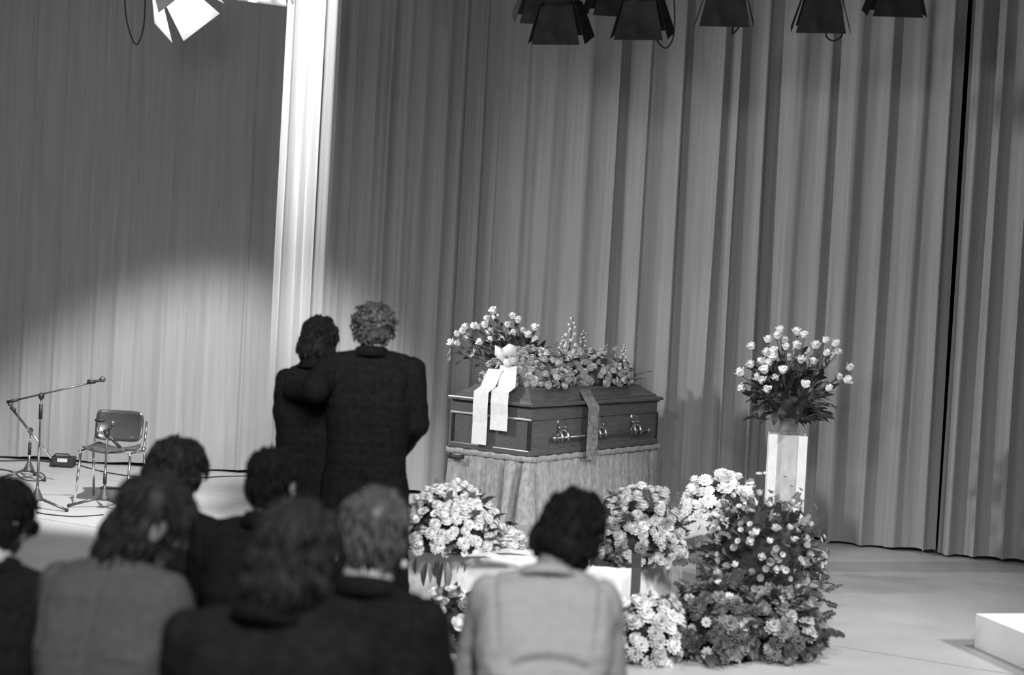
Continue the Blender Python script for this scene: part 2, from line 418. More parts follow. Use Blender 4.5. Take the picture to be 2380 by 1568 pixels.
# ------------------------------------------------------------------ flower kit
def petal_patch(mb, base, out, upv, length, width, curl, tip=0.55, mi=0):
    """one petal: a three-segment blade from base along out, curving towards upv"""
    side = out.cross(upv).normalized(); vs = []
    for i, (l, wd) in enumerate(((0, 0.35), (0.4, 1.0), (0.78, 0.85), (1.0, tip * 0.4))):
        c = base + out * (l * length) + upv * (curl * l * l * length)
        dip = upv * (0.12 * width * wd)
        vs += [c - side * (wd * width / 2) + dip, c, c + side * (wd * width / 2) + dip]
    fs = []
    for i in range(3):
        for k in range(2): fs.append((3 * i + k, 3 * i + k + 1, 3 * i + 4 + k, 3 * i + 3 + k))
    mb.add(vs, fs, mi)
def mum_mesh(pm):
    mb = MB(); Z = Vector((0, 0, 1))
    for ring, (n, el, ln, z) in enumerate(((12, -8, 0.95, 0.12), (11, 18, 0.92, 0.2), (9, 42, 0.86, 0.26), (6, 64, 0.80, 0.28), (3, 82, 0.74, 0.3))):
        for k in range(n):
            a = 2 * math.pi * (k + 0.5 * ring) / n + rnd(-0.1, 0.1); e = R(el)
            o = Vector((math.cos(a) * math.cos(e), math.sin(a) * math.cos(e), math.sin(e)))
            u = Vector((-math.cos(a) * math.sin(e), -math.sin(a) * math.sin(e), math.cos(e)))
            petal_patch(mb, Vector((0, 0, z)) + Vector((o.x, o.y, 0)) * 0.08, o, u, ln, 0.46, 0.28)
    mb.ell((0, 0, 0.32), (0.66, 0.66, 0.48), n=8, m=4)
    return mb.mesh('chrysanthemum', [pm], True)
def rose_mesh(pm):
    mb = MB()
    mb.lathe([(0.10, 0.0), (0.55, 0.25), (0.74, 0.70), (0.70, 1.10), (0.52, 1.42), (0.30, 1.52), (0.10, 1.46)], 9)
    for ring, (n, r0, el, ln) in enumerate(((4, 0.42, 72, 1.35), (3, 0.30, 84, 1.60))):
        for k in range(n):
            a = 2 * math.pi * (k + 0.5 * ring) / n; e = R(el)
            o = Vector((math.cos(a) * math.cos(e), math.sin(a) * math.cos(e), math.sin(e)))
            u = Vector((-math.cos(a) * math.sin(e), -math.sin(a) * math.sin(e), math.cos(e)))
            petal_patch(mb, Vector((math.cos(a) * r0, math.sin(a) * r0, 0.12)), o, u, ln, 1.15, -0.20 if ring == 0 else 0.0, 1.6)
    mb.ell((0, 0, 0.05), (0.36, 0.36, 0.22), n=6, m=3, mi=1)
    return mb.mesh('rose', [pm, 'leaf'], True)
def lily_mesh(pm):
    mb = MB()
    for k in range(6):
        a = 2 * math.pi * k / 6; e = R(30)
        o = Vector((math.cos(a) * math.cos(e), math.sin(a) * math.cos(e), math.sin(e)))
        u = Vector((-math.cos(a) * math.sin(e), -math.sin(a) * math.sin(e), math.cos(e)))
        petal_patch(mb, Vector((0, 0, 0)), o, u, 1.15, 0.42, -0.15, 0.3)
    for k in range(3):
        a = k * 2.1; mb.tube([(0, 0, 0.05), (0.12 * math.cos(a), 0.12 * math.sin(a), 0.5)], [0.03, 0.05], 4, 1)
    return mb.mesh('lily', [pm, 'heart'], True)
def daisy_mesh(pm):
    mb = MB()
    for k in range(9):
        a = 2 * math.pi * k / 9; e = R(18)
        o = Vector((math.cos(a) * math.cos(e), math.sin(a) * math.cos(e), math.sin(e)))
        u = Vector((-math.cos(a) * math.sin(e), -math.sin(a) * math.sin(e), math.cos(e)))
        petal_patch(mb, o * 0.15, o, u, 0.85, 0.5, 0.1)
    mb.ell((0, 0, 0.12), (0.28, 0.28, 0.16), n=8, m=4, mi=1)
    return mb.mesh('daisy', [pm, 'heart'], True)
def leaf_mesh(pm):
    mb = MB(); vs = []
    for l, wd in ((0, 0.03), (0.2, 0.36), (0.45, 0.54), (0.75, 0.34), (1.0, 0.02)):
        z = 0.12 * math.sin(l * 2.6) - 0.10 * l * l
        vs += [(l, -wd / 2, z + 0.12 * wd), (l, 0, z), (l, wd / 2, z + 0.12 * wd)]
    fs = [(3 * i + k, 3 * i + k + 1, 3 * i + 4 + k, 3 * i + 3 + k) for i in range(4) for k in range(2)]
    return mb.add(vs, fs).mesh('leaf', [pm], True)
def sprig_mesh(pm, n=7, lw=0.16):
    mb = MB(); mb.tube([(0, 0, 0), (0.5, 0, 0.10), (1, 0, 0.06)], [0.012, 0.009, 0.004], 4)
    for i in range(n):
        l = 0.15 + 0.85 * i / (n - 1); z = 0.10 * math.sin(l * 2.2)
        for s in (-1, 1):
            b = Vector((l, 0, z)); o = Vector((0.55, s * 0.83, 0.05 + rnd(-0.1, 0.15))).normalized()
            petal_patch(mb, b, o, Vector((0, 0, 1)), 0.36 * (1.15 - 0.6 * l), lw, -0.15, 0.3)
    return mb.mesh('leaf_sprig', [pm], True)
def spike_mesh(pm):
    mb = MB(); mb.tube([(0, 0, 0), (0, 0, 1)], [0.02, 0.01], 5, 1)
    for i in range(22):
        h = 0.05 + 0.93 * i / 21; a = i * 2.4; r = 0.15 * (1.08 - h) + 0.03
        mb.ell((math.cos(a) * r, math.sin(a) * r, h), (0.055 * (1.2 - 0.6 * h),) * 3, n=6, m=4)
    return mb.mesh('flower_spike', [pm, 'leaf_m'], True)
KIT = {}
def kit(kind, pm):
    if (kind, pm) not in KIT:
        KIT[(kind, pm)] = dict(chrysanthemum=mum_mesh, rose=rose_mesh, lily=lily_mesh, daisy=daisy_mesh, leaf=leaf_mesh, leaf_sprig=sprig_mesh, flower_spike=spike_mesh)[kind](pm)
    return KIT[(kind, pm)]
def qz(d, spin=None):
    q = Vector(d).to_track_quat('Z', 'Y'); return q @ Quaternion((0, 0, 1), rnd(0, 6.28) if spin is None else spin)
def qx(d, roll=0.0):
    q = Vector(d).to_track_quat('X', 'Z'); return q @ Quaternion((1, 0, 0), roll)
def mound(rad, z, seed, m='moss', lo=0.72):
    mb = MB(); mb.ell((0, 0, z), (rad[0] * lo, rad[1] * lo, rad[2] * lo), n=18, m=10)
    mb.v = [tuple(Vector(p) * (1 + 0.12 * noise.noise(Vector(p) * 9 + Vector((seed, 0, 0)))) if p[2] > 0.01 else (p[0], p[1], 0.0)) for p in mb.v]
    return mb
def heap(root, rad, blooms, leaves, zc=0.0, seed=0, low=-0.15, base=True, basem='moss', off=(0, 0, 0)):
    """a rounded mass of flowers on root: blooms = [(kind, petal, count, size)], leaves = [(kind, tone, count, length)]"""
    random.seed(seed); off = Vector(off)
    if base:
        o = mound(rad, zc, seed).build('foliage_mound', basem, root, smooth=True); o.location = off
    tot = sum(b[2] for b in blooms); lst = []
    for bl in blooms: lst += [bl] * bl[2]
    random.shuffle(lst)
    for i, (kind, pm, _, size) in enumerate(lst):
        z = 1 - (1 - low) * (i + 0.5) / tot; a = i * 2.399963 + rnd(-0.2, 0.2); r = math.sqrt(max(0, 1 - z * z))
        d = Vector((r * math.cos(a), r * math.sin(a), z)); g = rnd(0.84, 1.0)
        p = Vector((d.x * rad[0], d.y * rad[1], zc + d.z * rad[2])) * g
        p.z = max(p.z, size * 0.5)
        n = Vector((d.x / rad[0], d.y / rad[1], d.z / rad[2] + 0.4 / max(rad))).normalized() + Vector((rnd(-.35, .35), rnd(-.35, .35), rnd(-.2, .3)))
        part(kind, kit(kind, pm), root, p + off, qz(n), size * rnd(0.8, 1.2))
    for kind, pm, cnt, ln in leaves:
        for i in range(cnt):
            a = rnd(0, 6.28); el = rnd(-0.25, 1.0) if low > -0.4 else rnd(-0.6, 1.2)
            d = Vector((math.cos(a) * math.cos(el), math.sin(a) * math.cos(el), math.sin(el)))
            p = Vector((d.x * rad[0], d.y * rad[1], zc + d.z * rad[2])) * rnd(0.72, 0.92); p.z = max(p.z, 0.012)
            dd = d + Vector((rnd(-.4, .4), rnd(-.4, .4), rnd(-.3, .35)))
            if p.z < ln * 0.6 and dd.z < 0: dd.z = abs(dd.z) * 0.3
            part(kind, kit(kind, pm), root, p + off, qx(dd, rnd(-0.7, 0.7)), ln * rnd(0.7, 1.25))

# ------------------------------------------------------------------ flowers and ribbons on the coffin
def lidpt(x, y, dz=0.0): return cof(x, y, LID + dz)
wr_ = empty('flower_wreath', lidpt(-0.05, -0.42), -CA, 'pale flower wreath with white bow at the near end of the coffin lid', 'wreath')
heap(wr_, (0.37, 0.34, 0.27), [('chrysanthemum', 'petal_c', 130, 0.031), ('chrysanthemum', 'petal_w', 50, 0.029), ('daisy', 'petal_w', 40, 0.030), ('rose', 'petal_c', 16, 0.028)], [('leaf', 'leaf_m', 20, 0.08), ('leaf_sprig', 'leaf_l', 26, 0.11)], 0.03, 11, basem='leaf_l')
bq = empty('rose_bouquet', lidpt(-0.20, -0.30), 0, 'bouquet of tall white roses and lilies leaning out behind the coffin wreath', 'bouquet')
random.seed(31)
mound((0.16, 0.16, 0.24), 0.1, 4).build('foliage_mound', 'leaf', bq, smooth=True)
RB = [(1150, 730, 'rose'), (1194, 742, 'rose'), (1135, 747, 'rose'), (1152, 745, 'rose'), (1205, 752, 'rose'), (1183, 762, 'rose'), (1105, 764, 'rose'), (1114, 768, 'rose'), (1086, 766, 'rose'), (1070, 780, 'rose'), (1243, 770, 'rose'), (1130, 763, 'rose'), (1195, 782, 'rose'), (1090, 790, 'rose'), (1121, 800, 'rose'), (1143, 795, 'rose'), (1053, 800, 'rose'), (1070, 803, 'rose'), (1048, 818, 'lily'), (1048, 835, 'lily'), (1102, 823, 'lily'), (1240, 797, 'rose'), (1172, 795, 'rose'), (1215, 775, 'rose'), (1080, 776, 'rose'), (1160, 770, 'lily'), (1225, 785, 'rose'), (1168, 778, 'rose'), (1140, 778, 'rose')]
root0 = Vector(bq.location) + Vector((0.02, 0.0, 0.05))
for i, (x, y, k) in enumerate(RB):
    p = at(x, y, bq.location.y + rnd(-0.16, 0.16)); d = (p - root0).normalized()
    mb = MB().tube([root0 - bq.location, (root0 + (p - root0) * 0.6 + Vector((0, 0, 0.02))) - bq.location, p - bq.location], 0.0045, 5)
    st = mb.build('stem', 'stem', bq)
    for u_ in (0.45, 0.6, 0.72, 0.84):
        pl_ = root0 + (p - root0) * u_ + Vector((0, 0, 0.012)) - bq.location
        part('leaf', kit('leaf', 'leaf' if rnd(0, 1) < .8 else 'leaf_m'), bq, pl_, qx(d + Vector((rnd(-1, 1), rnd(-.6, .6), rnd(-.7, .5))), rnd(-1, 1)), rnd(.055, .085))
    part(k, kit(k, 'petal_b'), bq, p - bq.location, qz(d + Vector((rnd(-.3, .3), rnd(-.5, .1), 0.2))), (0.033 if k == 'rose' else 0.042) * rnd(0.9, 1.15))
for i in range(80):
    p = Vector((rnd(-.26, .22), rnd(-.15, .15), rnd(0.02, 0.36))); d = (p - Vector((0.02, 0, 0))).normalized()
    part('leaf', kit('leaf', 'leaf' if rnd(0, 1) < .7 else 'leaf_m'), bq, p * 0.8, qx(d + Vector((rnd(-.3, .3), rnd(-.3, .3), rnd(-.4, .1))), rnd(-.8, .8)), rnd(0.08, 0.13))
sp = empty('flower_spray', lidpt(0.0, 0.40), -CA, 'long pale flower spray with a grey ribbon on the middle of the coffin lid', 'flower spray')
heap(sp, (0.31, 0.50, 0.23), [('chrysanthemum', 'petal_c', 130, 0.032), ('chrysanthemum', 'petal_w', 60, 0.030), ('daisy', 'petal_w', 46, 0.030), ('rose', 'petal_w', 16, 0.030), ('chrysanthemum', 'petal_g', 20, 0.04)], [('leaf', 'leaf_m', 26, 0.10), ('leaf_sprig', 'leaf_l', 26, 0.14), ('leaf', 'leaf', 16, 0.10)], 0.03, 17, basem='leaf_m')
for (x, y, top, ln, pm) in ((1318, 850, 738, 0.42, 'petal_w'), (1300, 850, 775, 0.3, 'petal_w'), (1345, 850, 768, 0.3, 'petal_c'), (1395, 862, 800, 0.25, 'petal_c'), (1440, 868, 800, 0.26, 'petal_w')):
    a = at(x, y, sp.location.y); b_ = at(x + 14, top, sp.location.y)
    q = Matrix.Rotation(CA, 3, 'Z')
    part('flower_spike', kit('flower_spike', pm), sp, q @ (a - sp.location), qz(q @ (b_ - a)), (b_ - a).length)
for (x0, y0, x1, y1, ln) in ((1440, 905, 1462, 932, 0.0), (1425, 905, 1440, 930, 0.0), (1450, 880, 1502, 870, 0), (1450, 885, 1490, 884, 0)):
    a = at(x0, y0, sp.location.y + 0.1); b_ = at(x1, y1, sp.location.y + 0.05); q = Matrix.Rotation(CA, 3, 'Z')
    part('leaf_sprig', kit('leaf_sprig', 'leaf_l'), sp, q @ (a - sp.location), qx(q @ (b_ - a)), (b_ - a).length * 1.1)

def ribbon(name, label, L, Rr, m, cat='ribbon', parent=None, th=0.002):
    o = MB().strip(L, Rr, th).build(name, m, parent, smooth=False)
    return tag(o, label, cat) if not parent else o
Yn = -CL / 2 - 0.055                                 # just outside the near end of the lid
bow = empty('ribbon_bow', lidpt(-0.04, -0.74, 0.14), 0, 'white satin bow with two long tails hanging down the coffin end', 'ribbon')
o0 = Vector(bow.location)
def rel(p): return p - o0
def tail(name, pts, wd, wdir):
    L = [rel(p - wdir * wd / 2) for p in pts]; Rr = [rel(p + wdir * wd / 2) for p in pts]
    return MB().strip(L, Rr, 0.002).build(name, 'ribbon', bow)
def endz(x, px_y, y=Yn):                             # point on the coffin's end plane at local x
    return cof(x, y, 0)
def zat(P, py):                                      # height at ground point P that lands on image row py
    lo, hi = 0.0, 4.0
    for _ in range(40):
        mid = (lo + hi) / 2; v = Vector((P.x, P.y, mid)) - Vector((0, 0, CH)); yy = 784 - F * v.dot(cu) / v.dot(fw)
        if yy > py: lo = mid
        else: hi = mid
    return lo
def pxx(P): v = P - Vector((0, 0, CH)); return 1190 + F * v.dot(cr) / v.dot(fw)
def end_x(px, py):                                   # local x on the end plane that lands on image column px
    lo, hi = -0.6, 0.6
    for _ in range(40):
        mid = (lo + hi) / 2; P = cof(mid, Yn, 0); P.z = zat(P, py)
        if pxx(P) < px: lo = mid
        else: hi = mid
    return lo
for (xa, xb, ytop, ybot, bx, by) in ((1101, 1135, 915, 1032, 1152, 858), (1142, 1182, 915, 1000, 1182, 850)):
    xl = (end_x(xa, 940) + end_x(xb, 940)) / 2; wd = abs(end_x(xb, 940) - end_x(xa, 940))
    P0 = at(bx, by, o0.y - 0.05); pts = [P0]
    T = cof(xl, Yn - 0.004, 0); T.z = zat(T, ytop - 5); Bm = T.copy(); Bm.z = zat(T, ybot)
    T2 = cof(xl, -CL / 2 + 0.02, T.z + 0.035)
    pts += [P0.lerp(T2, 0.5) + Vector((0, -0.01, 0.005)), T2, T, T.lerp(Bm, 0.3) + ey * -0.004, T.lerp(Bm, 0.6) + ey * 0.003, Bm]
    tail('ribbon_tail', pts, wd, ex)
for s, (xa, ya, xb, yb) in enumerate(((1165, 820, 1200, 815), (1178, 845, 1150, 812), (1178, 842, 1205, 838))):
    a, b_ = at(xa, ya, o0.y - 0.06), at(xb, yb, o0.y - 0.10 + 0.04 * s); mid = a.lerp(b_, 0.5) + Vector((0, -0.02, 0.02))
    MB().strip([rel(a + Vector((0, 0, -.03))), rel(mid + Vector((0, 0, -.045))), rel(b_ + Vector((0, 0, -.035)))], [rel(a + Vector((0, 0, .03))), rel(mid + Vector((0, 0, .045))), rel(b_ + Vector((0, 0, .035)))], 0.004).build('bow_loop', 'ribbon', bow, smooth=True)
MB().ell(rel(at(1178, 842, o0.y - 0.08)), (0.03, 0.022, 0.03)).build('bow_knot', 'ribbon', bow, smooth=True)

gx = CW / 2 + 0.062
def side_y(px, py):
    lo, hi = -1.0, 1.0
    for _ in range(40):
        mid = (lo + hi) / 2; P = cof(gx, mid, 0); P.z = zat(P, py)
        if pxx(P) < px: lo = mid
        else: hi = mid
    return lo
ya, yb = side_y(1366, 980), side_y(1391, 980)
ym = (ya + yb) / 2; wd = abs(yb - ya)
P0 = at(1335, 868, sp.location.y - 0.1)
T2 = cof(CW / 2 + 0.02, ym - 0.02, ZL + 0.05); T = cof(gx, ym, ZL - 0.02); Bm = cof(gx + 0.02, ym - 0.03, 0); Bm.z = zat(Bm, 1068)
pts = [P0, P0.lerp(T2, 0.55) + Vector((0, 0, 0.015)), T2, T, T.lerp(Bm, 0.5), Bm]
ribbon('memorial_ribbon', 'grey ribbon hanging down the long side of the coffin', [p - ey * wd / 2 for p in pts], [p + ey * wd / 2 for p in pts], 'ribbon_grey')

# ------------------------------------------------------------------ low draped table and the floral tributes
TA = R(24); tc = at(1452, 1330, 8.2); TH_ = tc.z
tw, tl = 1.55, 1.15
tx = Vector((math.cos(TA), -math.sin(TA), 0)); ty = Vector((math.sin(TA), math.cos(TA), 0))
tcen = Vector((tc.x, tc.y, 0)) - tx * tw / 2 + ty * tl / 2
def tab(x, y, z=None): return tcen + tx * x + ty * y + Vector((0, 0, TH_ if z is None else z))
tb = empty('low_table', tcen, -TA, 'low table under a pale cloth in front of the coffin', 'table')
skirt_mesh(tw / 2, tl / 2, TH_ - 0.006, 0.05, 260, 9, 0.012, 0.03, 8, 9, 0.006).build('tablecloth', 'tablecloth', tb, smooth=True)
MB().box((0, 0, TH_ - 0.03), (tw - 0.06, tl - 0.06, 0.03)).build('table_top', 'coffin_dark', tb)
for sx in (-1, 1):
    for sy in (-1, 1): MB().box((sx * (tw / 2 - 0.08), sy * (tl / 2 - 0.08), (TH_ - 0.045) / 2), (0.05, 0.05, TH_ - 0.045)).build('leg', 'coffin_dark', tb)

def on_table(px, py, dy=0.0):
    p = fl(px, py, TH_); p.z = TH_; return p
def tribute(name, label, loc, rad, blooms, leaves, zc, seed, cat='flowers', low=-0.15, group=None):
    r = empty(name, loc, 0, label, cat, group); heap(r, rad, blooms, leaves, zc, seed, low); return r
hA = tribute('flower_cushion', 'big mound of white chrysanthemums on the cloth left of the coffin skirt', at(1042, 1280, 8.65).xy.to_3d() + Vector((0, 0, TH_)), (0.32, 0.26, 0.34),
        [('chrysanthemum', 'petal_w', 190, 0.034), ('daisy', 'petal_w', 50, 0.028), ('rose', 'petal_w', 12, 0.032)], [('leaf', 'leaf', 40, 0.10), ('leaf_sprig', 'leaf_m', 14, 0.14)], 0.06, 41)
# stalks and leaves that hang over the table edge, and the sloping tail of the mound
for i, (x, y, ln) in enumerate(((945, 1290, .12), (968, 1292, .11), (990, 1300, .16), (996, 1305, .13), (1022, 1300, .12), (1030, 1300, .18), (1040, 1305, .16), (1012, 1296, .12), (955, 1296, .1), (1060, 1300, .09), (1078, 1300, .08))):
    p = at(x, y, 8.36) - Vector(hA.location)
    part('leaf', kit('leaf', 'leaf' if i % 3 else 'leaf_m'), hA, p, qx((rnd(-.15, .15), -0.12, -1), rnd(-1, 1)), (ln, ln * 0.5, ln))
MB().tube([at(1034, 1318, 8.33) - Vector(hA.location), at(1036, 1350, 8.3) - Vector(hA.location), at(1038, 1374, 8.28) - Vector(hA.location)], [0.005, 0.008, 0.006], 5).build('stem', 'leaf', hA)
random.seed(77)
for i in range(26):
    u = i / 25.0; p = at(1110 + 130 * u + rnd(-8, 8), 1228 + 45 * u + rnd(-26, 22) * (1 - 0.5 * u), 8.62 + 0.2 * u) - Vector(hA.location)
    p.z = max(p.z, 0.02)
    part('chrysanthemum', kit('chrysanthemum', 'petal_w' if i % 4 else 'petal_c'), hA, p, qz((rnd(-.4, .4), -0.6, 0.8)), rnd(0.03, 0.044))
for i, (x0, y0, x1, y1) in enumerate(((1085, 1292, 1212, 1303), (1140, 1285, 1240, 1288))):
    a, b_ = fl(x0, y0, TH_ + 0.012 + .004 * i), fl(x1, y1, TH_ + 0.012 + .004 * i); d = (b_ - a).normalized(); s = Vector((-d.y, d.x, 0))
    MB().strip([a - Vector(hA.location), (a + d * .12 + Vector((0, 0, .01))) - Vector(hA.location), b_ - Vector(hA.location)], [a + s * .07 - Vector(hA.location), a + d * .12 + s * .075 + Vector((0, 0, .02)) - Vector(hA.location), b_ + s * .05 - d * .04 - Vector(hA.location)], 0.002).build('ribbon_tail', 'ribbon', hA)
ob = MB().tube([at(1178, 1262, 8.8) - Vector(hA.location), at(1190, 1225, 8.85) - Vector(hA.location)], 0.004, 5).build('stem', 'leaf', hA)
for k in range(5):
    part('leaf', kit('leaf', 'leaf'), hA, at(1172 + 7 * k, 1228 - (k % 2) * 6, 8.85) - Vector(hA.location), qx((0.9 - 0.4 * k, -0.2, 0.15), 0.6), 0.075)

def tw_pt(px, py, Y, z=0.0): p = at(px, py, Y); return Vector((p.x, p.y, z))
hB = tribute('flower_cushion', 'mound of pale grey chrysanthemums on the cloth right of the white-jacketed person', tw_pt(1482, 1280, 8.62, TH_), (0.30, 0.24, 0.40),
        [('chrysanthemum', 'petal_c', 160, 0.035), ('chrysanthemum', 'petal_w', 40, 0.033), ('chrysanthemum', 'petal_g', 30, 0.034), ('daisy', 'petal_c', 40, 0.028)], [('leaf', 'leaf', 60, 0.10), ('leaf_sprig', 'leaf_m', 20, 0.15)], 0.06, 43)
for i in range(20):
    p = at(rnd(1375, 1560), rnd(1270, 1318), 8.42) - Vector(hB.location); p.z = max(p.z, 0.02)
    part('leaf', kit('leaf', 'leaf'), hB, p, qx((rnd(-1, 1), -0.5, rnd(-.5, .3)), rnd(-1, 1)), rnd(.09, .13))
hC = tribute('flower_basket', 'brightest bunch of white flowers standing between coffin and pedestal', tw_pt(1668, 1230, 10.0), (0.25, 0.2, 0.20),
        [('chrysanthemum', 'petal_b', 80, 0.048), ('rose', 'petal_b', 14, 0.036)], [('leaf_sprig', 'leaf_l', 16, 0.085), ('leaf', 'leaf', 14, 0.06)], 0.58, 47, low=-0.6)
MB().lathe([(0.10, 0.0), (0.13, 0.02), (0.15, 0.25), (0.17, 0.45), (0.16, 0.46)], 14).build('basket', 'petal_g', hC, smooth=True)
for i in range(6):
    p = at(1690 + rnd(-12, 12), 1112 + rnd(-10, 14), 10.0) - Vector(hC.location)
    part('chrysanthemum', kit('chrysanthemum', 'petal_b'), hC, p, qz((0, -.6, .6)), 0.045)
rb = ribbon('paper_wrap', 'pale folded wrap lying between the grey and the bright white flowers', [at(1545, 1240, 9.4), at(1580, 1215, 9.4), at(1620, 1205, 9.4), at(1660, 1215, 9.4)], [at(1555, 1262, 9.3), at(1590, 1250, 9.2), at(1630, 1240, 9.2), at(1665, 1245, 9.3)], 'petal_c', 'wrapping', th=0.01)
dk = [at(1479, 1285, 8.18), at(1479, 1320, 8.10), at(1477, 1365, 8.08), at(1474, 1408, 8.06)]
ribbon('black_ribbon', 'short black ribbon hanging over the pale cloth edge', [p + Vector((-0.028, 0, 0)) for p in dk], [p + Vector((0.028, 0, 0.03 if i == 3 else 0)) for i, p in enumerate(dk)], 'ribbon_black')

hD = tribute('rose_arrangement', 'tall dark leafy arrangement dotted with small pale roses in front of the pedestal', tw_pt(1762, 1440, 8.65), (0.36, 0.28, 0.42),
        [('rose', 'petal_w', 34, 0.024), ('rose', 'petal_c', 60, 0.022), ('daisy', 'petal_g', 90, 0.026), ('daisy', 'petal_c', 50, 0.022)], [('leaf_sprig', 'leaf', 120, 0.085), ('leaf_sprig', 'leaf_m', 130, 0.085), ('leaf', 'leaf', 110, 0.05), ('leaf_sprig', 'leaf_l', 50, 0.085)], 0.45, 53, low=-0.95)
for i in range(76):       # feathery top reaching up in front of the pedestal, and the loose right-hand side
    if i < 36: p = at(rnd(1690, 1850), rnd(1238, 1310), 8.7 + rnd(-.15, .15)); d = Vector((rnd(-.5, .4), rnd(-.3, .1), 1))
    else: p = at(rnd(1850, 1910), rnd(1270, 1480), 8.6 + rnd(-.15, .15)); d = Vector((1, rnd(-.4, .2), rnd(-.6, .5)))
    part('leaf_sprig', kit('leaf_sprig', ['leaf_m', 'leaf_l', 'leaf'][i % 3]), hD, p - Vector(hD.location), qx(d, rnd(-1, 1)), rnd(.08, .13))
for i in range(60):
    p = at(rnd(1670, 1850), rnd(1236, 1320), 8.65 + rnd(-.15, .15))
    part('daisy', kit('daisy', 'petal_c' if i % 2 else 'petal_g'), hD, p - Vector(hD.location), qz((rnd(-.5, .5), -.7, .6)), rnd(.022, .034))
random.seed(5)
for i in range(110):      # small blossoms standing out of the leaves
    a, z = rnd(0, 6.28), rnd(-0.8, 0.95); r_ = math.sqrt(1 - z * z); d = Vector((r_ * math.cos(a), r_ * math.sin(a), z))
    part('daisy', kit('daisy', ('petal_g', 'petal_c', 'petal_g', 'leaf_l')[i % 4]), hD, Vector((d.x * 0.36, d.y * 0.28, 0.45 + d.z * 0.42)) * rnd(1.04, 1.16), qz(d + Vector((rnd(-.4, .4), rnd(-.4, .4), .3))), rnd(.016, .026))
hE = tribute('flower_cushion', 'round posy of large pale chrysanthemums on the floor at lower centre', tw_pt(1502, 1520, 7.72), (0.185, 0.17, 0.20),
        [('chrysanthemum', 'petal_w', 34, 0.046), ('chrysanthemum', 'petal_c', 40, 0.044)], [('leaf', 'leaf', 34, 0.08)], 0.17, 59, low=-0.75)
hF = tribute('flower_cushion', 'cluster of dark grey flowers with pale top on the floor beside the posy', tw_pt(1660, 1530, 7.85), (0.23, 0.2, 0.25),
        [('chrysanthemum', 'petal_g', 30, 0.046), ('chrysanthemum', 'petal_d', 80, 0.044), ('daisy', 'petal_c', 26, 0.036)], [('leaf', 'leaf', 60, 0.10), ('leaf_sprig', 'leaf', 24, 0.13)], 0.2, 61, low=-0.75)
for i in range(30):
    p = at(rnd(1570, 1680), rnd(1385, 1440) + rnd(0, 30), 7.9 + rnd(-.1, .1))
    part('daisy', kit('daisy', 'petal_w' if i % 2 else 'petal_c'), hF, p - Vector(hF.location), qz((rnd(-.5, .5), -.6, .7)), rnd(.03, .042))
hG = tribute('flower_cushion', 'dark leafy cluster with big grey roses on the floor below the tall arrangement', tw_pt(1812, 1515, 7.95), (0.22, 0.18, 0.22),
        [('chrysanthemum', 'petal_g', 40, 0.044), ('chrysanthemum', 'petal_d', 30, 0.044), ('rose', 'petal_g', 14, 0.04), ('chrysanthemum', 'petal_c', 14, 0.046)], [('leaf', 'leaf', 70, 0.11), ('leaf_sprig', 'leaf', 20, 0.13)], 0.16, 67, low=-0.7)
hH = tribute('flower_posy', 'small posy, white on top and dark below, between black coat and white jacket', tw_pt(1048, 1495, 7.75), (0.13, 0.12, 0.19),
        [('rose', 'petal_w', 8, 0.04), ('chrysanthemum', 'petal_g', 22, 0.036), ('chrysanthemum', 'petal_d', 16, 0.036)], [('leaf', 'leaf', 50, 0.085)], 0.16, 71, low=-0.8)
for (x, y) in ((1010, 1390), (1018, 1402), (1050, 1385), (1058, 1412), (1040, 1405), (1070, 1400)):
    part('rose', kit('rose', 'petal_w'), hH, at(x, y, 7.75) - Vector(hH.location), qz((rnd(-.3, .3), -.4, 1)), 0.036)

# ------------------------------------------------------------------ pedestal with its rose bouquet
pz = at(1831, 1008, 10.8); PW = 0.285
ped = empty('pedestal', (pz.x, pz.y, 0), R(-8), 'white square pedestal with a grey front panel beneath the rose vase', 'pedestal')
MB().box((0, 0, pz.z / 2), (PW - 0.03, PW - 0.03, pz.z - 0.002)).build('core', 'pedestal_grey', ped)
for sx in (-1, 1):
    for sy in (-1, 1): MB().box((sx * (PW / 2 - 0.033), sy * (PW / 2 - 0.033), pz.z / 2), (0.066, 0.066, pz.z)).build('corner_post', 'pedestal', ped, bevel=0.004)
vase = empty('glass_vase', (pz.x, pz.y, pz.z), 0, 'clear glass vase holding the white roses on the pedestal', 'vase')
MB().lathe([(0.055, 0.0), (0.068, 0.01), (0.072, 0.06), (0.078, 0.17), (0.074, 0.17), (0.066, 0.06), (0.05, 0.02)], 20).build('glass_body', 'glass', vase, smooth=True)
MB().lathe([(0.045, 0.022), (0.063, 0.03), (0.066, 0.09), (0.0, 0.09)], 18).build('water', 'glass', vase, smooth=True)
rs_ = empty('rose_bouquet', (pz.x, pz.y, pz.z + 0.10), 0, 'large round bouquet of white roses with dark leaves above the pedestal', 'bouquet')
random.seed(91)
RP = [(1813, 775), (1806, 790), (1785, 798), (1822, 800), (1750, 813), (1827, 815), (1853, 781), (1869, 786), (1849, 810), (1848, 826), (1871, 823), (1915, 798), (1937, 806), (1943, 824), (1915, 827), (1928, 838), (1888, 848), (1968, 861), (1944, 882), (1961, 887), (1748, 856), (1775, 848), (1790, 850), (1726, 874), (1733, 906), (1780, 868), (1820, 868), (1848, 870), (1806, 885), (1773, 893), (1803, 930), (1920, 908), (1800, 824), (1785, 828), (1768, 885), (1797, 838), (1835, 840), (1860, 845), (1895, 812), (1900, 880), (1870, 900), (1785, 912)]
r0 = Vector((0, 0, -0.02))
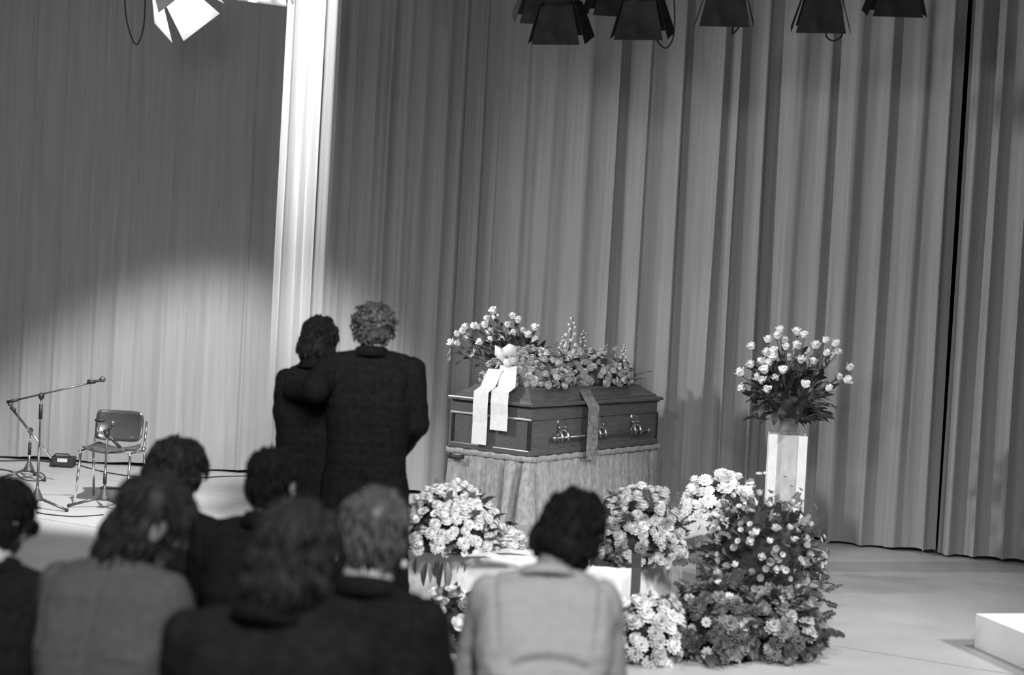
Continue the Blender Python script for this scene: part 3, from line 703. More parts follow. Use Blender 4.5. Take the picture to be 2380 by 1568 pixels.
for i, (x, y) in enumerate(RP):
    e = 1 - min(1, math.hypot((x - 1845) / 125.0, (y - 880) / 115.0)); dep = (rnd(-1, 1) * 0.10 - 0.25 * e) if i % 3 else 0.12 * e
    p = at(x, y, pz.y + dep) - Vector(rs_.location); d = (p - r0).normalized()
    MB().tube([r0 + Vector((rnd(-.02, .02), rnd(-.02, .02), 0)), p * 0.55 + Vector((0, 0, .03)), p], 0.004, 5).build('stem', 'stem', rs_)
    for u_ in (0.5, 0.66, 0.8):
        part('leaf', kit('leaf', 'leaf' if rnd(0, 1) < .8 else 'leaf_m'), rs_, p * u_, qx(d + Vector((rnd(-1, 1), rnd(-.6, .6), rnd(-.7, .5))), rnd(-1, 1)), rnd(.055, .09))
    part('rose', kit('rose', 'petal_b'), rs_, p, qz(d + Vector((rnd(-.3, .3), rnd(-.4, .1), rnd(0, .3)))), 0.036 * rnd(0.9, 1.15))
mound((0.22, 0.18, 0.20), 0.14, 8).build('foliage_core', 'leaf', rs_, smooth=True)
for i in range(190):
    a = rnd(0, 6.28); rr = rnd(0.10, 0.34); z = rnd(-0.02, 0.36); g = 1 - 0.55 * abs(z - 0.14) / 0.36
    p = Vector((math.cos(a) * rr * g, math.sin(a) * rr * 0.7 * g, z + 0.02)); d = p.normalized() + Vector((rnd(-.4, .4), rnd(-.4, .4), rnd(-.8, .1)))
    part('leaf', kit('leaf', 'leaf' if rnd(0, 1) < .75 else 'leaf_m'), rs_, p, qx(d, rnd(-.9, .9)), rnd(0.08, 0.13))
for (x, y, dx, dz) in ((1780, 940, -.5, -1), (1805, 955, -.2, -1), (1880, 945, .6, -1), (1920, 935, .8, -.6), (1850, 950, 0, -1), (1815, 945, .1, -1), (1895, 945, .3, -1)):
    part('leaf', kit('leaf', 'leaf'), rs_, at(x, y, pz.y - 0.12) - Vector(rs_.location), qx((dx, -.3, dz), rnd(-.6, .6)), 0.115)
# small mixed spray tied to the foot of the pedestal
fs_ = tribute('flower_spray', 'small pale speckled spray leaning against the pedestal foot', tw_pt(1822, 1290, 10.35), (0.15, 0.10, 0.26), [('daisy', 'petal_c', 40, 0.03), ('chrysanthemum', 'petal_w', 16, 0.032)], [('leaf_sprig', 'leaf_l', 20, 0.13), ('leaf_sprig', 'leaf_m', 16, 0.12)], 0.26, 73, low=-0.9)

# ------------------------------------------------------------------ white block, lower right
bx = empty('white_block', (2.86, 8.46, 0), 0, 'low white block cut off by the right edge of the picture', 'block')
d1 = (fl(2380, 1556) - Vector((2.86, 8.46, 0))).normalized(); d2 = Vector((d1.y * -1, d1.x, 0)) if False else Vector((-d1.y, d1.x, 0))
if d2.x < 0: d2 = -d2
mb = MB(); hh = 0.205; q0 = Vector((0, 0, 0)); A_ = [q0, d1 * 1.4, d1 * 1.4 + d2 * 1.0, d2 * 1.0]
mb.add([Vector((p.x, p.y, 0.0)) for p in A_] + [Vector((p.x, p.y, hh)) for p in A_], [(0, 1, 2, 3), (4, 7, 6, 5), (0, 4, 5, 1), (1, 5, 6, 2), (2, 6, 7, 3), (3, 7, 4, 0)])
mb.build('block_body', 'box', bx, bevel=0.006)
MB().add([Vector((p.x, p.y, 0)) * 0.97 + d2 * 0.03 + d1 * 0.02 + Vector((0, 0, z)) for z in (0.0, 0.012) for p in A_], [(0, 1, 2, 3), (4, 7, 6, 5), (0, 4, 5, 1), (1, 5, 6, 2), (2, 6, 7, 3), (3, 7, 4, 0)]).build('plinth_strip', 'rubber', bx)

# ------------------------------------------------------------------ chair, microphones and cables on the left of the stage
cp = fl(247, 1172)
ch = empty('chair', (cp.x, cp.y + 0.12, 0), R(176), 'dark shell chair on a shiny metal frame behind the microphones', 'chair')
def shell(w_, h_, curve, n=12, m_=8, r=0.10):
    mb = MB(); top = []; 
    for s_ in (0, 1):
        for j in range(m_ + 1):
            for i in range(n + 1):
                u = i / n * 2 - 1; v = j / m_ * 2 - 1
                k = 1 - r * max(0, abs(v) - 0.55) / 0.45 * (abs(v) ** 4) * 1.2
                x = u * w_ / 2 * k; z = v * h_ / 2 * (1 - r * 0.8 * abs(u) ** 5)
                top.append((x, curve * u * u + s_ * 0.012 + 0.02 * v * v, z))
    N = (n + 1) * (m_ + 1)
    fs = []
    for s_ in (0, 1):
        for j in range(m_):
            for i in range(n):
                a = s_ * N + j * (n + 1) + i; fs.append((a, a + 1, a + n + 2, a + n + 1))
    for i in range(n):
        fs.append((i, i + 1, N + i + 1, N + i)); a = m_ * (n + 1) + i; fs.append((a, a + 1, N + a + 1, N + a))
    for j in range(m_):
        a = j * (n + 1); fs.append((a, a + n + 1, N + a + n + 1, N + a)); a += n; fs.append((a, a + n + 1, N + a + n + 1, N + a))
    return mb.add(top, fs)
o = shell(0.42, 0.27, 0.045).build('backrest', 'shell', ch, smooth=True); o.location = (0, -0.20, 0.645); o.rotation_euler = (R(8), 0, 0)
o = shell(0.42, 0.42, 0.04).build('seat', 'shell', ch, smooth=True); o.location = (0, 0.02, 0.43); o.rotation_euler = (R(90), 0, 0)
for s in (-1, 1):
    MB().tube([(s * 0.225, 0.24, 0.012), (s * 0.215, 0.17, 0.445)], 0.011, 8).build('leg', 'chrome', ch, smooth=True)
    MB().tube([(s * 0.245, -0.26, 0.012), (s * 0.225, -0.15, 0.445)], 0.011, 8).build('leg', 'chrome', ch, smooth=True)
    MB().tube([(s * 0.215, 0.20, 0.45), (s * 0.225, -0.17, 0.45)], 0.013, 8).build('side_rail', 'chrome', ch, smooth=True)
    MB().tube([(s * 0.222, -0.15, 0.45), (s * 0.222, -0.185, 0.56), (s * 0.222, -0.20, 0.70)], 0.011, 8).build('back_upright', 'chrome', ch, smooth=True)
    MB().ell((s * 0.222, -0.16, 0.46), (0.022, 0.028, 0.026)).build('hinge', 'chrome', ch, smooth=True)
MB().tube([(-0.215, -0.14, 0.445), (0, -0.13, 0.42), (0.215, -0.14, 0.445)], 0.010, 8).build('crossbar', 'chrome', ch, smooth=True)

def mic_stand(label, base, Hj, boom, mic_len=0.13, grip=(0.55, 0.75), legs=(20, 140, 260), light=False, boom_r=0.008, leglen=0.28, boom_m='stand'):
    o = empty('microphone_stand', (base.x, base.y, 0), 0, label, 'microphone stand', 'microphone stands by the chair')
    m_ = 'chrome' if light else 'stand'
    MB().tube([(0, 0, 0.10), (0, 0, Hj * 0.55)], 0.011, 8).build('lower_tube', m_, o, smooth=True)
    MB().tube([(0, 0, Hj * 0.5), (0, 0, Hj)], 0.008, 8).build('upper_tube', m_, o, smooth=True)
    MB().tube([(0, 0, Hj * grip[0]), (0, 0, Hj * grip[1])], 0.016, 8).build('clutch_grip', 'rubber', o, smooth=True)
    MB().lathe([(0.055, 0.07), (0.05, 0.09), (0.014, 0.17), (0.012, 0.19)], 10).build('tripod_hub', 'stand', o, smooth=True)
    for a in legs:
        l = MB().tube([(0.04 * math.cos(R(a)), 0.04 * math.sin(R(a)), 0.085), (leglen * math.cos(R(a)), leglen * math.sin(R(a)), 0.016)], 0.012, 8).build('tripod_leg', 'stand', o, smooth=True)
        MB().ell((leglen * math.cos(R(a)), leglen * math.sin(R(a)), 0.016), (0.018, 0.018, 0.016), n=8, m=5).build('rubber_foot', 'rubber', l, smooth=True)
    J = Vector((0, 0, Hj)); a, b_ = [Vector(p) - Vector((base.x, base.y, 0)) for p in boom[:2]]
    MB().tube([a, b_], boom_r, 8).build('boom_arm', boom_m, o, smooth=True)
    MB().ell(J, (0.024, 0.03, 0.03)).build('joint', 'rubber', o, smooth=True)
    dd = (b_ - a).normalized()
    MB().tube([a - dd * 0.02, a + dd * 0.07], 0.014, 8).build('boom_end', 'rubber', o, smooth=True)
    md = Vector(boom[2]).normalized() if len(boom) > 2 else dd
    clip = MB().tube([b_ - dd * 0.03 + Vector((0, 0, 0.014)), b_ + dd * 0.03], [0.020, 0.016], 8).build('clip', 'rubber', o, smooth=True)
    mic = MB().tube([b_, b_ + md * mic_len * 0.65], [0.010, 0.014], 10).build('microphone', 'rubber', o, smooth=True)
    MB().ell(b_ + md * mic_len * 0.75, (0.026, 0.026, 0.026), n=10, m=6).build('microphone_head', 'stand', mic, smooth=True)
    return o
b1 = fl(85, 1182)
J1 = at(93, 920, b1.y)
mic_stand('tall boom microphone stand reaching over the chair from the left', b1, J1.z, (at(22, 933, b1.y + 0.02), at(212, 889, b1.y + 0.02), at(243, 880, b1.y + .02) - at(212, 889, b1.y + .02)), legs=(-15, 110, 225), grip=(0.80, 0.93))
b3 = fl(241, 1180)
mic_stand('short upright microphone stand directly in front of the chair', b3, at(246, 1008, b3.y).z, (at(276, 1036, b3.y), at(248, 1006, b3.y), at(262, 982, b3.y) - at(246, 1008, b3.y)), legs=(192, 80, -30), grip=(0.33, 0.47), boom_r=0.006)
b2 = fl(66, 1112)
mic_stand('small chrome microphone stand with slanting telescopic arm at far left', b2, at(66, 1000, b2.y).z, (at(130, 1078, b2.y - 0.1), at(30, 952, b2.y), at(27, 940, b2.y) - at(33, 955, b2.y)), mic_len=0.08, light=True, legs=(-35, 95, 215), grip=(0.5, 0.75), boom_r=0.012, leglen=0.24, boom_m='chrome')
mm = empty('clip_microphone', at(232, 976, b3.y + 0.02), 0, 'tiny clip microphone on a thin bent rod in front of the chair', 'microphone')
MB().ell((0, 0, 0), (0.045, 0.02, 0.018)).build('microphone_body', 'rubber', mm, smooth=True)
MB().tube([(0, 0, 0), at(226, 1000, b3.y + .02) - mm.location, at(245, 1012, b3.y) - mm.location], 0.005, 6).build('rod', 'chrome', mm, smooth=True)
dv = fl(157, 1080)
de = empty('stage_box', (dv.x, dv.y - 0.15, 0), R(4), 'small black equipment box with a pale label on the floor by the curtain', 'equipment box')
MB().box((0, 0, 0.055), (0.23, 0.16, 0.10)).build('case', 'rubber', de, bevel=0.012)
MB().box((0.01, -0.081, 0.075), (0.10, 0.004, 0.035)).build('name_plate', 'label', de)
MB().tube([(-0.09, -0.05, 0.10), (-0.06, -0.05, 0.135), (0.06, -0.05, 0.135), (0.09, -0.05, 0.10)], 0.008, 6).build('carry_handle', 'rubber', de, smooth=True)
for x in (-0.07, -0.035): MB().lathe([(0.013, 0), (0.012, 0.02)], 8, (x, -0.082, 0.04), q=Matrix.Rotation(R(90), 3, 'X')).build('socket', 'stand', de)
def cable(label, pix, r=0.006, z=0.0):
    pts = [fl(x, y) + Vector((0, 0, r + z)) for x, y in pix]; out = []
    for i in range(len(pts) - 1):
        p0, p1, p2, p3 = pts[max(0, i - 1)], pts[i], pts[i + 1], pts[min(len(pts) - 1, i + 2)]
        for k in range(6):
            t = k / 6; out.append(0.5 * ((2 * p1) + (p2 - p0) * t + (2 * p0 - 5 * p1 + 4 * p2 - p3) * t * t + (3 * p1 - p0 - 3 * p2 + p3) * t ** 3))
    out.append(pts[-1])
    return tag(MB().tube(out, r, 6).build('cable', 'cable', None, smooth=True), label, 'cable', 'cables on the stage floor')
cable('thick black cable running from the equipment box behind the chair', [(180, 1070), (230, 1072), (290, 1076), (335, 1079)], 0.013)
cable('thin cable sweeping across the floor under the chair to the standing pair', [(178, 1080), (240, 1097), (320, 1109), (420, 1113), (520, 1108), (620, 1106)], 0.006)
cable('black cable along the foot of the left curtain', [(-60, 1072), (20, 1072), (80, 1071), (132, 1076)], 0.008)
cable('looped thin cable beside the small chrome microphone stand', [(-10, 1090), (30, 1098), (55, 1115), (90, 1118), (105, 1112), (96, 1100), (70, 1098)], 0.005)
cable('thin cable in front of the tall boom stand feet', [(85, 1192), (110, 1196), (150, 1200), (185, 1201), (240, 1197)], 0.005)
fp = fl(272, 1136)
tag(MB().box((fp.x, fp.y, 0.008), (0.30, 0.08, 0.014), rz=-0.05).build('floor_plate', 'stand', None, bevel=0.003), 'flat dark metal plate on the floor behind the upright microphone', 'plate')

# ------------------------------------------------------------------ lamps in the grid
def fixture(label, hang, rz, tilt=0.0, fs=1.0, lit=False, loop=None, flapm='lamp', spread=16, aim=None, watts=0, cone=80):
    """theatre lamp whose beam leaves along its own -Z; hang: centre of the flap mouth"""
    o = empty('stage_lamp', hang, 0, label, 'stage lamp', 'lamps in the overhead grid')
    q = (Matrix.Rotation(rz, 3, 'Z') @ Matrix.Rotation(tilt, 3, 'X')) if aim is None else ((Vector(aim) - Vector(hang)).to_track_quat('-Z', 'Y').to_matrix() @ Matrix.Rotation(rz, 3, 'Z'))
    T = lambda p: q @ (Vector(p) * fs)
    body = MB().lathe([(0.10, 0.52), (0.13, 0.50), (0.135, 0.26), (0.12, 0.24), (0.12, 0.23)], 16); body.v = [tuple(T(p)) for p in body.v]; body.build('housing', 'lamp', o, smooth=False)
    ln = MB().lathe([(0.115, 0.235), (0.10, 0.222), (0.05, 0.214), (0.0, 0.212)], 16); ln.v = [tuple(T(p)) for p in ln.v]
    ln.build('lens', 'glow' if lit else 'chrome', o, smooth=True)
    for k in range(4):
        a = k * math.pi / 2; ca, sa = math.cos(a), math.sin(a); sp_ = 0.26 * math.tan(R(spread))
        def P(u, d, z, th=0): return T((ca * (d + th) - sa * u, sa * (d + th) + ca * u, z))
        vs = [P(-0.11, 0.125, 0.235), P(0.11, 0.125, 0.235), P(0.17, 0.125 + sp_, -0.02), P(-0.17, 0.125 + sp_, -0.02)]
        vs += [P(-0.11, 0.125, 0.235, .004), P(0.11, 0.125, 0.235, .004), P(0.17, 0.125 + sp_, -0.02, .004), P(-0.17, 0.125 + sp_, -0.02, .004)]
        MB().add(vs, [(0, 1, 2, 3), (4, 7, 6, 5), (0, 4, 5, 1), (1, 5, 6, 2), (2, 6, 7, 3), (3, 7, 4, 0)]).build('barn_door', flapm, o)
    if watts:
        l_ = spot('lamp_beam', T((0, 0, 0.19)), T((0, 0, -1)), watts, cone, 0.3, 0.05); l_.parent = o
    yk = MB().tube([T((-0.16, 0, 0.38)), T((-0.16, 0, 0.40)) + Vector((0, 0, 0.30)), T((0, 0, 0.40)) + Vector((0, 0, 0.36)), T((0.16, 0, 0.40)) + Vector((0, 0, 0.30)), T((0.16, 0, 0.38))], 0.012, 6).build('yoke', 'lamp', o)
    c = T((0, 0, 0.40)) + Vector((0, 0, 0.36)); MB().tube([c, c + Vector((0, 0, 1.2))], 0.016, 6).build('hanger', 'lamp', o)
    if loop:
        pts = [p - Vector(hang) for p in loop]; out = []
        for i in range(len(pts) - 1):
            p0, p1, p2, p3 = pts[max(0, i - 1)], pts[i], pts[i + 1], pts[min(len(pts) - 1, i + 2)]
            for k in range(5):
                t = k / 5; out.append(0.5 * ((2 * p1) + (p2 - p0) * t + (2 * p0 - 5 * p1 + 4 * p2 - p3) * t * t + (3 * p1 - p0 - 3 * p2 + p3) * t ** 3))
        MB().tube(out + [pts[-1]], 0.006, 6).build('lead', 'cable', o, smooth=True)
    return o
LY = 10.0
def lp(pix): return [at(x, y, LY) for x, y in pix]
fixture('leftmost black barn-door lamp of the right group, its flap cut by the frame', at(1258, 40, LY + 0.3), R(5), R(20))
fixture('second black barn-door lamp, hanging lowest above the coffin', at(1305, 86, LY), R(-14), R(20))
fixture('third black lamp, barely dipping into the top of the frame', at(1425, 24, LY + 0.3), R(5), R(18))
fixture('fourth black lamp with a long hanging cable loop', at(1494, 75, LY), R(-14), R(20), loop=lp([(1520, 60), (1525, 90), (1545, 112), (1562, 95), (1568, 50), (1566, -20)]))
fixture('fifth black lamp, with a short kinked lead, right of the long cable loop', at(1684, 47, LY), R(-8), R(18), loop=lp([(1722, 30), (1722, 55), (1702, 80), (1704, 60), (1703, 30)]))
fixture('sixth black lamp with a small round cable loop at upper right', at(1907, 62, LY), R(-10), R(18), loop=lp([(1945, -20), (1952, 30), (1960, 60), (1955, 85), (1937, 95), (1921, 85), (1919, 60)]))
fixture('rightmost black lamp at the top edge', at(2078, 25, LY), R(-6), R(18))
lA = fixture('glaring white spotlight with open barn doors at upper left', at(438, 26, 12.0), R(20), 0, 1.15, lit=True, flapm='flap', spread=24, aim=(0.3, 10.6, 0.6), watts=230, cone=68, loop=[at(288, -30, 12.0), at(295, 50, 12.0), at(316, 104, 12.0), at(334, 60, 12.0), at(338, -30, 12.0)])
fixture('pale spotlight flap just showing at the top beside the lit curtain edge', at(626, -34, 9.4), R(24), R(-20), 1.0, flapm='flap')  # no beam here: the lit look of the flaps is put into their pale colour

sl = empty('stage_lamp', SLIT, 0, 'unseen spotlight added with nearly shut doors above the frame, aimed at the curtain edge', 'stage lamp', 'lamps in the overhead grid')
MB().lathe([(0.09, -0.40), (0.12, -0.36), (0.12, -0.06), (0.11, -0.05)], 14, q=Matrix.Rotation(R(-90), 3, 'X')).build('housing', 'lamp', sl)
MB().tube([(0, -0.2, 0.1), (0, -0.2, 1.0)], 0.016, 6).build('hanger', 'lamp', sl)
for (px_, yy_, sg) in ((662, 14.5, -1), (768, 14.15, 1)):
    e = at(px_, 330, yy_) - SLIT; e.z = 0; e = e / e.length * 0.25; pr_ = Vector((e.y, -e.x, 0)).normalized() * sg
    a = e; b_ = e + pr_ * 0.30
    mb = MB(); t_ = e.normalized() * 0.003
    mb.add([a + Vector((0, 0, -.5)), b_ + Vector((0, 0, -.5)), b_ + Vector((0, 0, .15)), a + Vector((0, 0, .15))] + [p + t_ + Vector((0, 0, z)) for p, z in ((a, -.5), (b_, -.5), (b_, .15), (a, .15))],
           [(0, 1, 2, 3), (4, 7, 6, 5), (0, 4, 5, 1), (1, 5, 6, 2), (2, 6, 7, 3), (3, 7, 4, 0)])
    mb.build('barn_door', 'lamp', sl)

# ------------------------------------------------------------------ people
def cap_mesh(mb, p0, p1, r0, r1, n=12):
    p0, p1 = Vector(p0), Vector(p1); d = p1 - p0; L = d.length; d = d.normalized() if L > 1e-6 else Vector((0, 0, 1))
    pts, rr = [], []
    for k in range(5): a = -math.pi / 2 + (math.pi / 2) * k / 4; pts.append(p0 + d * (r0 * math.sin(a))); rr.append(max(1e-4, r0 * math.cos(a)))
    for k in range(1, 5): a = (math.pi / 2) * k / 4; pts.append(p1 + d * (r1 * math.sin(a))); rr.append(max(1e-4, r1 * math.cos(a)))
    pts.insert(5, p1.copy()); rr.insert(5, r1)
    mb.tube(pts, rr, n)
def voxel(name, prims, size, smooth, mats):
    """fuse capsules ('c', p0, p1, r0, r1, m) and ellipsoids ('e', c, radii, rot, m) into one continuous skin"""
    mb = MB()
    for p in prims:
        if p[0] == 'c': cap_mesh(mb, p[1], p[2], p[3], p[4])
        else: mb.ell(p[1], p[2], p[3], n=14, m=9)
    me = bpy.data.meshes.new('tmp'); me.from_pydata(mb.v, [], mb.f)
    bm = bmesh.new(); bm.from_mesh(me); bmesh.ops.remove_doubles(bm, verts=bm.verts, dist=1e-6); bmesh.ops.recalc_face_normals(bm, faces=bm.faces); bm.to_mesh(me); bm.free()
    o = bpy.data.objects.new('tmp', me); col.objects.link(o)
    r = o.modifiers.new('r', 'REMESH'); r.mode = 'VOXEL'; r.voxel_size = size
    s = o.modifiers.new('s', 'SMOOTH'); s.factor = 0.5; s.iterations = smooth
    dg = bpy.context.evaluated_depsgraph_get(); dg.update()
    out = bpy.data.meshes.new_from_object(o.evaluated_get(dg)); out.name = name
    bpy.data.objects.remove(o); bpy.data.meshes.remove(me)
    out.materials.clear()
    for k in mats: out.materials.append(MT[k])
    n = len(out.polygons); C = np.zeros(n * 3); out.polygons.foreach_get('center', C); C = C.reshape(-1, 3)
    if len(mats) > 1:
        best = np.full(n, 1e9); mi = np.zeros(n, int)
        for p in prims:
            if p[0] == 'c':
                a, b_ = np.array(p[1]), np.array(p[2]); ab = b_ - a; t = np.clip(((C - a) @ ab) / max(1e-9, ab @ ab), 0, 1)
                d = np.linalg.norm(C - a - t[:, None] * ab, axis=1) - (p[3] + (p[4] - p[3]) * t)
            else:
                q = (C - np.array(p[1])); 
                if p[3] is not None: q = q @ np.array(p[3])
                rr = np.array(p[2]); d = (np.linalg.norm(q / rr, axis=1) - 1) * rr.min()
            k = d < best; best[k] = d[k]; mi[k] = p[5] if p[0] == 'c' else p[4]
        out.polygons.foreach_set('material_index', mi.astype(np.int32))
    out.polygons.foreach_set('use_smooth', [True] * n)
    return out
V = Vector
def head_prims(Mh):
    """skull, face and ears in head space: +Y is where the face looks"""
    q = Mh.to_3x3(); P = lambda x, y, z: Mh @ V((x, y, z))
    E = lambda c, r, rot=None: ('e', P(*c), r, (q @ rot if rot else q), 0)
    C_ = lambda a, b_, r0, r1: ('c', P(*a), P(*b_), r0, r1, 0)
    pr = [E((0, -0.012, 0.03), (0.073, 0.094, 0.086)), E((0, 0.028, -0.035), (0.058, 0.062, 0.078)), E((0, 0.062, -0.098), (0.026, 0.024, 0.02)),
          E((0, 0.080, 0.022), (0.046, 0.014, 0.012)), C_((0, 0.088, 0.012), (0, 0.108, -0.032), 0.008, 0.013), E((0.013, 0.098, -0.036), (0.009, 0.010, 0.008)), E((-0.013, 0.098, -0.036), (0.009, 0.010, 0.008)),
          C_((-0.020, 0.083, -0.064), (0.020, 0.083, -0.064), 0.007, 0.007), C_((-0.017, 0.081, -0.074), (0.017, 0.081, -0.074), 0.008, 0.008), E((0.036, 0.066, -0.025), (0.022, 0.02, 0.022)), E((-0.036, 0.066, -0.025), (0.022, 0.02, 0.022))]
    for s in (-1, 1):
        pr.append(E((s * 0.076, -0.005, -0.008), (0.010, 0.020, 0.032), Matrix.Rotation(R(12) * s, 3, 'Z')))
        pr.append(E((s * 0.078, 0.0, -0.032), (0.008, 0.012, 0.012)))
    return pr
def hand_prims(wr_p, d, up_, sgn, curl=0.5):
    """palm, four fingers and a thumb from the wrist along d; up_: back of the hand"""
    d = d.normalized(); up_ = (up_ - d * up_.dot(d)).normalized(); sd = d.cross(up_) * sgn
    pr = []
    for k in (-1, 0, 1): pr.append(('c', wr_p + sd * k * 0.014 + d * 0.015, wr_p + sd * k * 0.026 + d * 0.075, 0.015, 0.013, 0))
    for k, ln in enumerate((0.070, 0.078, 0.073, 0.056)):
        b_ = wr_p + sd * (k - 1.5) * 0.023 + d * 0.085; d1 = (d - up_ * curl).normalized(); d2 = (d - up_ * curl * 2.6).normalized()
        m1 = b_ + d1 * ln * 0.55; pr += [('c', b_, m1, 0.0088, 0.008, 0), ('c', m1, m1 + d2 * ln * 0.5, 0.008, 0.0068, 0)]
    b_ = wr_p - sd * 0.034 + d * 0.03; m1 = b_ + (d * 0.75 - sd * 0.8 - up_ * 0.2).normalized() * 0.042
    pr += [('c', b_, m1, 0.0115, 0.0095, 0), ('c', m1, m1 + (d - sd * 0.15 - up_ * 0.35).normalized() * 0.032, 0.0092, 0.0075, 0)]
    return pr
def hair_mesh(Mh, style, m_, seed, tuft=0.05, ntuft=260):
    rs = random.Random(seed); q = Mh.to_3x3(); P = lambda x, y, z: Mh @ V((x, y, z))
    pr = []
    E = lambda c, r: pr.append(('e', P(*c), r, q, 0))
    vol = dict(short=0.0, round=0.011, curly=0.014, bob=0.006, long=0.010, full=0.016, bun=0.004)[style]
    E((0, -0.018, 0.045), (0.078 + vol, 0.096 + vol, 0.080 + vol)); E((0, -0.055, -0.005), (0.070 + vol, 0.055 + vol, 0.078 + vol * 0.6))
    for s in (-1, 1): E((s * 0.060, -0.010, 0.028), (0.024 + vol, 0.055, 0.048))
    if style in ('bob', 'long', 'full'):
        for s in (-1, 1): E((s * 0.062, -0.020, -0.030), (0.026 + vol, 0.050, 0.062))
        E((0, -0.065, -0.055), (0.070 + vol, 0.045 + vol, 0.055))
    if style == 'long':
        for s in (-1, 1): E((s * 0.062, 0.026, 0.040), (0.024, 0.05, 0.045))
        E((0, -0.070, -0.11), (0.080, 0.042, 0.075)); E((0, -0.065, -0.17), (0.075, 0.034, 0.06))
    if style == 'bun': E((0, -0.115, 0.03), (0.045, 0.035, 0.045))
    if style == 'curly':
        for i in range(170):
            z = rs.uniform(-0.55, 1); a = rs.uniform(0, 6.28); r = math.sqrt(1 - z * z); d = V((r * math.cos(a), r * math.sin(a), z))
            if d.y > 0.35 and d.z < 0.45: continue
            pr.append(('e', P(d.x * 0.098, -0.018 + d.y * 0.110, 0.035 + d.z * 0.098), (rs.uniform(.011, .019),) * 3, q, 0))
    me0 = voxel('hair', pr, 0.0055 if style == 'curly' else 0.008, 2, [m_])
    # tufts combed over the cap
    vs = [v.co.copy() for v in me0.vertices]; ns = [v.normal.copy() for v in me0.vertices]
    mb = MB(); hc = P(0, 0, 0); inv = Mh.inverted()
    crown = V((0, -0.05, 0.11))
    for i in range(ntuft):
        k = rs.randrange(len(vs)); p, n_ = vs[k], ns[k]; l = inv @ p
        if l.y > 0.07 and l.z < 0.06: continue
        fl_ = (l - crown); fl_.normalize(); flow = q @ (fl_ + V((0, -0.1, -0.55)))
        if style == 'curly': flow = q @ V((rs.uniform(-1, 1), rs.uniform(-1, 1), rs.uniform(-1, 1)))
        t = (flow - n_ * flow.dot(n_))
        if t.length < 1e-4: continue
        t.normalize(); ln = tuft * rs.uniform(0.5, 1.2); pts = [p - n_ * 0.004]
        lift = rs.uniform(0.0, 0.30) if style != 'curly' else rs.uniform(0.3, 0.8)
        for j in range(1, 4): pts.append(p + t * ln * j / 3 + n_ * (0.004 + lift * ln * math.sin(j * 0.9) * 0.5) - V((0, 0, 0.0015 * j * j)))
        mb.tube(pts, [0.006, 0.007, 0.005, 0.0012], 4)
    bm = bmesh.new(); bm.from_mesh(me0)
    t2 = mb.mesh('t', [m_], True); bm.from_mesh(t2); bm.to_mesh(me0); bm.free(); bpy.data.meshes.remove(t2)
    me0.polygons.foreach_set('use_smooth', [True] * len(me0.polygons))
    return me0
def rotm(yaw, pitch, roll): # yaw: left positive; pitch: nod down positive; roll: lean to the right positive
    return (Matrix.Rotation(yaw, 3, 'Z') @ Matrix.Rotation(-pitch, 3, 'X') @ Matrix.Rotation(roll, 3, 'Y'))

